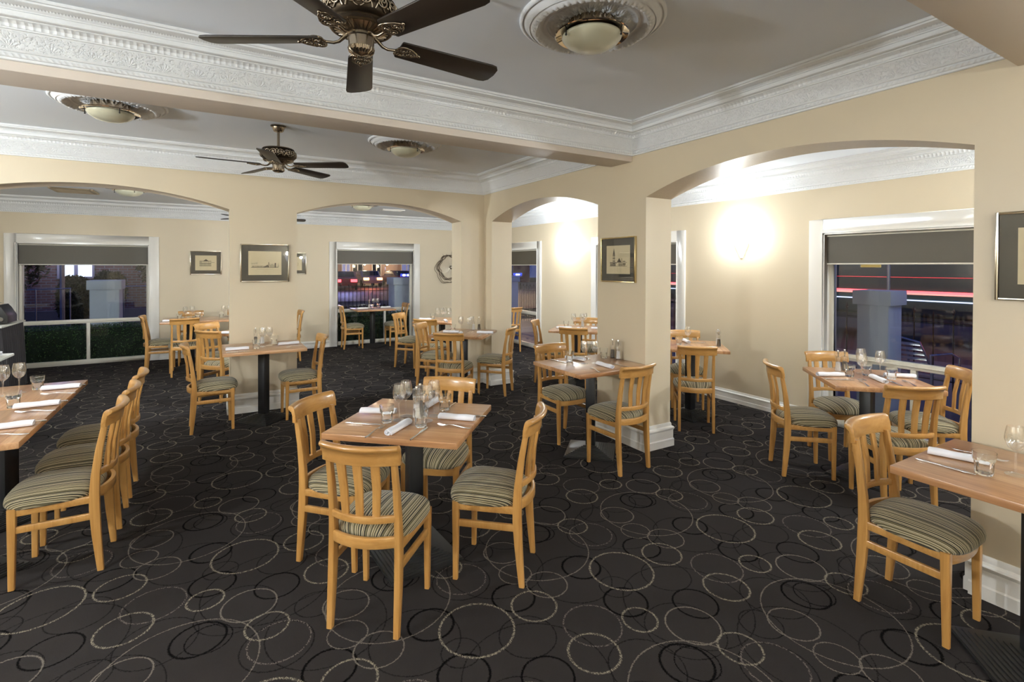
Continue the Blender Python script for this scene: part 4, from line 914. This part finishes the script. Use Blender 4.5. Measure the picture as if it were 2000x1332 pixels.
def fence(pts, n, lb, h=1.06, z=-.1):
    (x0, y0), (x1, y1) = pts; r = thing('iron_fence', lb, 'fence', (x0, y0, z)); d = Vector((x1-x0, y1-y0, 0))
    for zz in (.18, h-.13):
        m = MB(); m.bar((0, 0, zz), (d.x, d.y, zz), .03, .014); m.build('rail', M_fence, r)
    for i in range(n):
        p = d*(i/(n-1)); m = MB(); t = i % 2; m.tube([(p.x, p.y, 0), (p.x, p.y, h-.06*t)], .0085, 6); hh = h-.06*t
        m.lathe([(.008, 0), (.020 if not t else .012, .02), (.006, .05), (.0005, .085)], 6, (p.x, p.y, hh-.002))
        if not t: m.ball((p.x, p.y, hh), .017, 6, 4)
        m.build('picket', M_fence, r)
fence(((1.2, 13.6), (7.9, 13.6)), 66, 'black spiked iron fence outside the far window', 1.15)
fence(((8.1, 13.2), (8.1, 4.2)), 95, 'black iron fence outside the narrow corner window', 1.1)
fence(((8.3, 4.0), (8.3, -.5)), 22, 'sparse dark iron fence outside the large right window', 1.08)
def tree(x, y, h, w, lb, seed):
    r = thing('tree', lb, 'tree', (x, y, -.24)); rnd = random.Random(seed)
    m = MB(); m.tube([(0, 0, 0), (.05, 0, h*.3), (0, .1, h*.6)], [.14, .11, .06], 8)
    for i in range(6): a = i*1.1; m.tube([(.03, .03, h*(.3+.04*i)), (w*.35*cos(a), w*.35*sin(a), h*.65)], [.05, .015], 6)
    m.build('trunk', M_bark, r); leaves('foliage', (-w/2, w/2, -w/2, w/2, h*.28, h), 7000, .085, M_leaf2, '', '', shape=1, seed=seed, parent=r)
tree(-4.75, 17.0, 4.2, 2.3, 'dark leafy tree at the left of the far left window', 11); tree(-3.02, 16.5, 1.5, .66, 'round dark bush in front of the lit house window', 12)
tree(-2.62, 18.4, 1.6, .8, 'low dark bush right of the lit house window', 13); tree(-1.35, 18.8, 4.2, 1.3, 'dark tree at the right of the far left window', 14)
def house(x0, x1, y, h, wins, lb, mat_, lit):
    r = thing('house', lb, 'house', ((x0+x1)/2, y, -.24)); w = (x1-x0)/2
    m = MB(); m.box(-w, w, 0, 6, 0, h); m.build('wall', mat_, r)
    m = MB(); m.add([(-w-.4, -.5, h), (w+.4, -.5, h), (w+.4, 6.5, h), (-w-.4, 6.5, h), (-w+1, 3, h+1.8), (w-1, 3, h+1.8)], [(0, 1, 5, 4), (2, 3, 4, 5), (1, 2, 5), (3, 0, 4), (0, 3, 2, 1)]); m.build('roof', M_tyre, r)
    for (a, b, z0, z1, on) in wins:
        m = MB(); q = .06
        for s0, s1, t0, t1 in ((a-q, a, z0-q, z1+q), (b, b+q, z0-q, z1+q), (a, b, z0-q, z0), (a, b, z1, z1+q), ((a+b)/2-.05, (a+b)/2+.05, z0, z1)): m.box(s0-w-x0+(x0)-0, s1-w, -.06, .0, t0, t1) if False else m.box(s0, s1, -.06, 0, t0, t1)
        f = m.build('window', M_trim, r); m = MB(); m.box(a, b, -.02, -.005, z0, z1); m.build('pane', lit if on else M_dkglass, f)
house(-6.0, 1.5, 21.0-0, 4.2, [(-1.95, -1.15, 1.45, 2.5, 1), (.6, 1.5, 1.6, 2.8, 0)], 'brick house with a bright window beyond the far left window', M_brick, E_win)
house(3, 32, 50, 5.5, [(-6.9, -6.2, .9, 3, 1), (-5.9, -5.0, 1.2, 3, 0), (-4, -3.2, .6, 3, 0), (-1, 0, 1.2, 3, 1)], 'low brick building across the street behind the cars', M_pink, emit('dim_window', (.5, .5, 1), .12))
house(34, 52, 16, 5.0, [(-4, -3, 1.2, 3, 1), (2, 3, 1.2, 3, 0)], 'dim building far across the road through the corner window', M_pink, emit('dim_window_b', (.5, .5, 1), .1))
lamp('house_glow', 'POINT', (-3.8, 20.2, 2.4), 10, (.45, .45, 1), .1)
m = MB()
m.box(-8, -.9, 18.6, 18.8, 0, .62); m.box(1.1, 6, 18.6, 18.8, 0, .62); tag(m.build('garden_wall', M_conc, loc=(0, -1.2, -.24)), 'low pale garden wall across the road outside the far left window', 'wall')
r = thing('handrail', 'thin pale metal handrail outside the far left window', 'handrail', (0, 15.4, -.12))
m = MB(); m.tube([(-3.65, 0, 1.14), (-2.88, 0, 1.15)], .014, 8); m.tube([(-1.92, 0, 1.18), (-1.40, 0, 1.18)], .014, 8); m.build('rail', M_alumet, r)
for x in (-3.5, -2.9, -1.90, -1.42): m = MB(); m.tube([(x, 0, 0), (x, 0, 1.14)], .014, 8); m.build('post', M_alumet, r)
def car(x, y, rz, paint_, lb, tail=E_red, head=E_pale):  # stationary cars built in place of passing traffic's light trails
    r = thing('car', lb, 'car', (x, y, -.20), rz)
    side = [(-2.1, .32), (-2.15, .62), (-2.0, .86), (-1.35, .95), (-.85, 1.36), (.55, 1.38), (1.15, .95), (1.95, .80), (2.12, .55), (2.1, .30)]
    m = MB(); R = []
    for yy, sc in ((-.82, .96), (-.74, 1), (.74, 1), (.82, .96)): R.append([(px*sc, yy, .3+(pz-.3)*(sc if abs(yy) > .8 else 1)) for px, pz in side])
    m.rings(R); m.build('body', paint_, r, bevel=.03)
    m = MB()
    for s in (-1, 1): m.add([(-1.1, s*.825, .97), (-.75, s*.80, 1.27), (.5, s*.80, 1.29), (.95, s*.825, .97)], [(0, 1, 2, 3)])
    m.add([(-1.4, -.66, .98), (-1.4, .66, .98), (-.92, .62, 1.33), (-.92, -.62, 1.33)], [(0, 1, 2, 3)]); m.add([(1.2, -.66, .97), (1.2, .66, .97), (.66, .62, 1.34), (.66, -.62, 1.34)], [(0, 1, 2, 3)]); m.build('window', M_dkglass, r)
    for sx_ in (-1.35, 1.3):
        for s in (-1, 1): m = MB(); m.tube([(sx_, s*.70, .31), (sx_, s*.86, .31)], .31, 20); m.build('wheel', M_tyre, r)
    for s in (-1, 1):
        m = MB(); m.box(-2.18, -2.04, s*.56-.22, s*.56+.22, .60, .80); m.build('tail_light', tail, r)
        m = MB(); m.box(2.02, 2.12, s*.6-.14, s*.6+.14, .56, .70); m.build('head_light', head, r)
car(8.6, 40.0, rad(82), M_red, 'red car with glowing rear lights on the street at the left of the far window')
car(11.6, 44.6, rad(88), M_silv, 'silver car with orange glowing lights in the middle of the far window', E_amber, E_amber)
car(14.5, 45.4, rad(98), M_red, 'red car with bright rear lights at the right of the far window')
lamp('street_glow', 'POINT', (10.6, 39.6, .7), 50, (1, .22, .10), .2); lamp('street_glow', 'POINT', (7.4, 34, 1.2), 90, (.40, .42, 1), .2)  # red point light among the cars, blue one on the road before them
# long teal coach on the side road, glowing strips stand in for light trails
r = thing('coach', 'long dark teal vehicle with red and white light trail strips on the road', 'bus', (15.2, 6.4, -.20), rad(90))
m = MB(); m.box(-6.5, 6.5, -1.2, 1.2, .62, 3.1); m.build('body', M_teal, r, bevel=.12, seg=3)
m = MB(); m.box(-6.2, 6.2, 1.19, 1.215, 1.95, 2.8); m.build('window_band', M_dkglass, r)
m = MB(); m.box(-6.4, 6.4, 1.20, 1.23, 1.185, 1.235); m.build('red_trail_strip', E_red, r)
m = MB(); m.box(-6.4, 6.4, 1.20, 1.235, 1.15, 1.185); m.build('pink_trail_strip', emit('pale_red_trail', (1, .30, .26), .55), r)
m = MB(); m.box(-6.4, 6.4, 1.20, 1.225, 1.005, 1.03); m.build('white_trail_strip', E_pale, r)
m = MB(); m.box(-6.4, 6.4, 1.20, 1.22, 1.545, 1.558); m.build('thin_red_trail_strip', emit('thin_red', (1, .05, .08), .3), r)
for sx_ in (-4.4, -3.2, 4.2):
    for s in (-1, 1): m = MB(); m.tube([(sx_, s*.95, .48), (sx_, s*1.22, .48)], .48, 24); m.build('wheel', M_tyre, r)
# small lit signs across the street
def blue_sign(x, y, z, lb, marks, k=.25):
    r = thing('blue_sign', lb, 'sign', (x, y, z))
    m = MB(); m.box(-1.6*k, 1.6*k, -.02, .02, -.45*k, .45*k); m.build('sign_face', E_blue, r)
    for c_, rr in marks:
        m = MB(); m.lathe([(.0005, 0), (rr*k, 0), (rr*k, .02), (.0005, .03)], 20, (c_*k, -.022, 0), M=Matrix.Rotation(pi/2, 4, 'X') @ Matrix.Diagonal((1, .6, 1, 1))); m.build('white_mark', E_white, r)
    m = MB(); m.tube([(-1.2*k, 0, -z-.24), (-1.2*k, 0, 0)], .03, 8); m.tube([(1.2*k, 0, -z-.24), (1.2*k, 0, 0)], .03, 8); m.build('post', M_fence, r)
    lamp('sign_glow', 'POINT', (x, y-.6, z+.1), 5, (.1, .2, 1), .1)
blue_sign(12.8, 37.9, .88, 'small glowing blue sign with white marks at the right of the far window', ((-.5, .55), (.8, .45)))
blue_sign(20.7, 34.2, .94, 'small glowing blue sign seen through the narrow corner window', ((-.15, .4), (.5, .36)), .28)
def street_lamp(x, y, h, lb, p, col=(1, .72, .42)):
    r = thing('street_lamp', lb, 'street lamp', (x, y, -.24)); m = MB(); m.tube([(0, 0, 0), (0, 0, h), (.0, -.5, h+.25)], .05, 8); m.build('pole', M_alumet, r)
    m = MB(); m.ball((0, -.6, h+.22), .12, 12, 8, .6); m.build('lamp_head', E_street, r); lamp('street_light', 'POINT', (x, y-.6, h-.15), p, col, .15)
street_lamp(12.2, 48.5, 1.75, 'left small lit lamp across the street in the far window', 60); street_lamp(14.5, 49.0, 1.75, 'right small lit lamp across the street in the far window', 60)
street_lamp(16.0, 27.0, 5.5, 'tall street lamp over the road beyond the corner', 700, (1, .62, .34)); street_lamp(10.6, .5, 5.5, 'street lamp by the road beyond the large right window', 40, (.75, .75, 1))
street_lamp(-3.14, 15.9, 4.5, 'grey lamp post outside the far left window', 8, (.6, .5, 1))
lamp('dusk_fill', 'POINT', (7.0, .6, 3.0), 13, (.42, .55, 1), .4); lamp('dusk_fill', 'POINT', (-2.4, 10.8, 3.0), 6, (.32, .42, 1), .4); lamp('dusk_fill', 'POINT', (6.6, 9.5, 3.0), 16, (.25, .38, 1), .4); lamp('dusk_fill', 'POINT', (3.0, 10.75, 2.7), 2, (.2, .3, 1), .3)  # blue fill lights added over the terrace for dusk sky light
# yellow sign and sign post on the road
r = thing('road_sign', 'thin sign post with small yellow sign outside the large right window', 'sign', (9.9, 4.12, -.12)); m = MB(); m.tube([(0, 0, 0), (0, 0, 2.4)], .025, 8); m.build('post', M_alumet, r)
m = MB(); m.box(-.02, .02, .12, .42, 1.70, 1.80); m.build('panel', emit('yellow_panel', (.9, .6, .12), .12), r)
# terrace furniture
def metal_chair(x, y, a, lb):
    r = thing('metal_chair', lb, 'chair', (x, y, -.06), a, 'aluminium terrace chairs')
    for s in (-1, 1):
        m = MB(); m.tube([(s*.26, -.26, 0), (s*.26, -.24, .42), (s*.26, -.26, .66), (s*.26, .1, .66), (s*.27, .24, .60), (s*.26, .25, 0)], .0125, 8); m.build('leg', M_alumet, r)
    m = MB(); m.tube([(-.25, -.2, .44), (-.24, -.28, .62), (-.19, -.33, .80), (0, -.36, .84), (.19, -.33, .80), (.24, -.28, .62), (.25, -.2, .44)], .012, 8); m.build('back_frame', M_alumet, r)
    for i in range(6):
        z = .50+.055*i; w = .235-.012*max(0, i-2); m = MB(); m.sweep([((w*q, -.24-.085*i/5-.05*(1-q*q), z), (0, .3, 1), (0, 1, -.3), .016, .003) for q in [-1+2*k/8 for k in range(9)]]); m.build('back_slat', M_alumet, r)
    m = MB()
    for i in range(9): m.box(-.24, .24, -.22+.05*i, -.185+.05*i, .44, .448)
    m.build('seat', M_alumet, r)
metal_chair(7.15, 2.65, rad(-100), 'blue lit aluminium slatted chair outside the large right window'); metal_chair(6.35, 1.55, rad(60), 'aluminium chair low outside the large right window, partly hidden')
metal_chair(6.9, 8.2, rad(-100), 'aluminium chair outside the narrow corner window')
def terrace_table(x, y, lb):
    r = thing('terrace_table', lb, 'table', (x, y, -.06)); m = MB(); m.box(-.38, .38, -.38, .38, .71, .735); m.build('tabletop', M_alumet, r, bevel=.004)
    m = MB(); m.tube([(0, 0, .02), (0, 0, .71)], .03, 12); m.build('pedestal', M_alumet, r); m = MB(); m.lathe([(.0005, .03), (.06, .03), (.25, .01), (.25, 0), (.0005, 0)], 24); m.build('base', M_alumet, r)
terrace_table(7.2, 1.60, 'square metal terrace table outside the large right window'); terrace_table(6.6, 8.9, 'metal terrace table outside the narrow corner window')
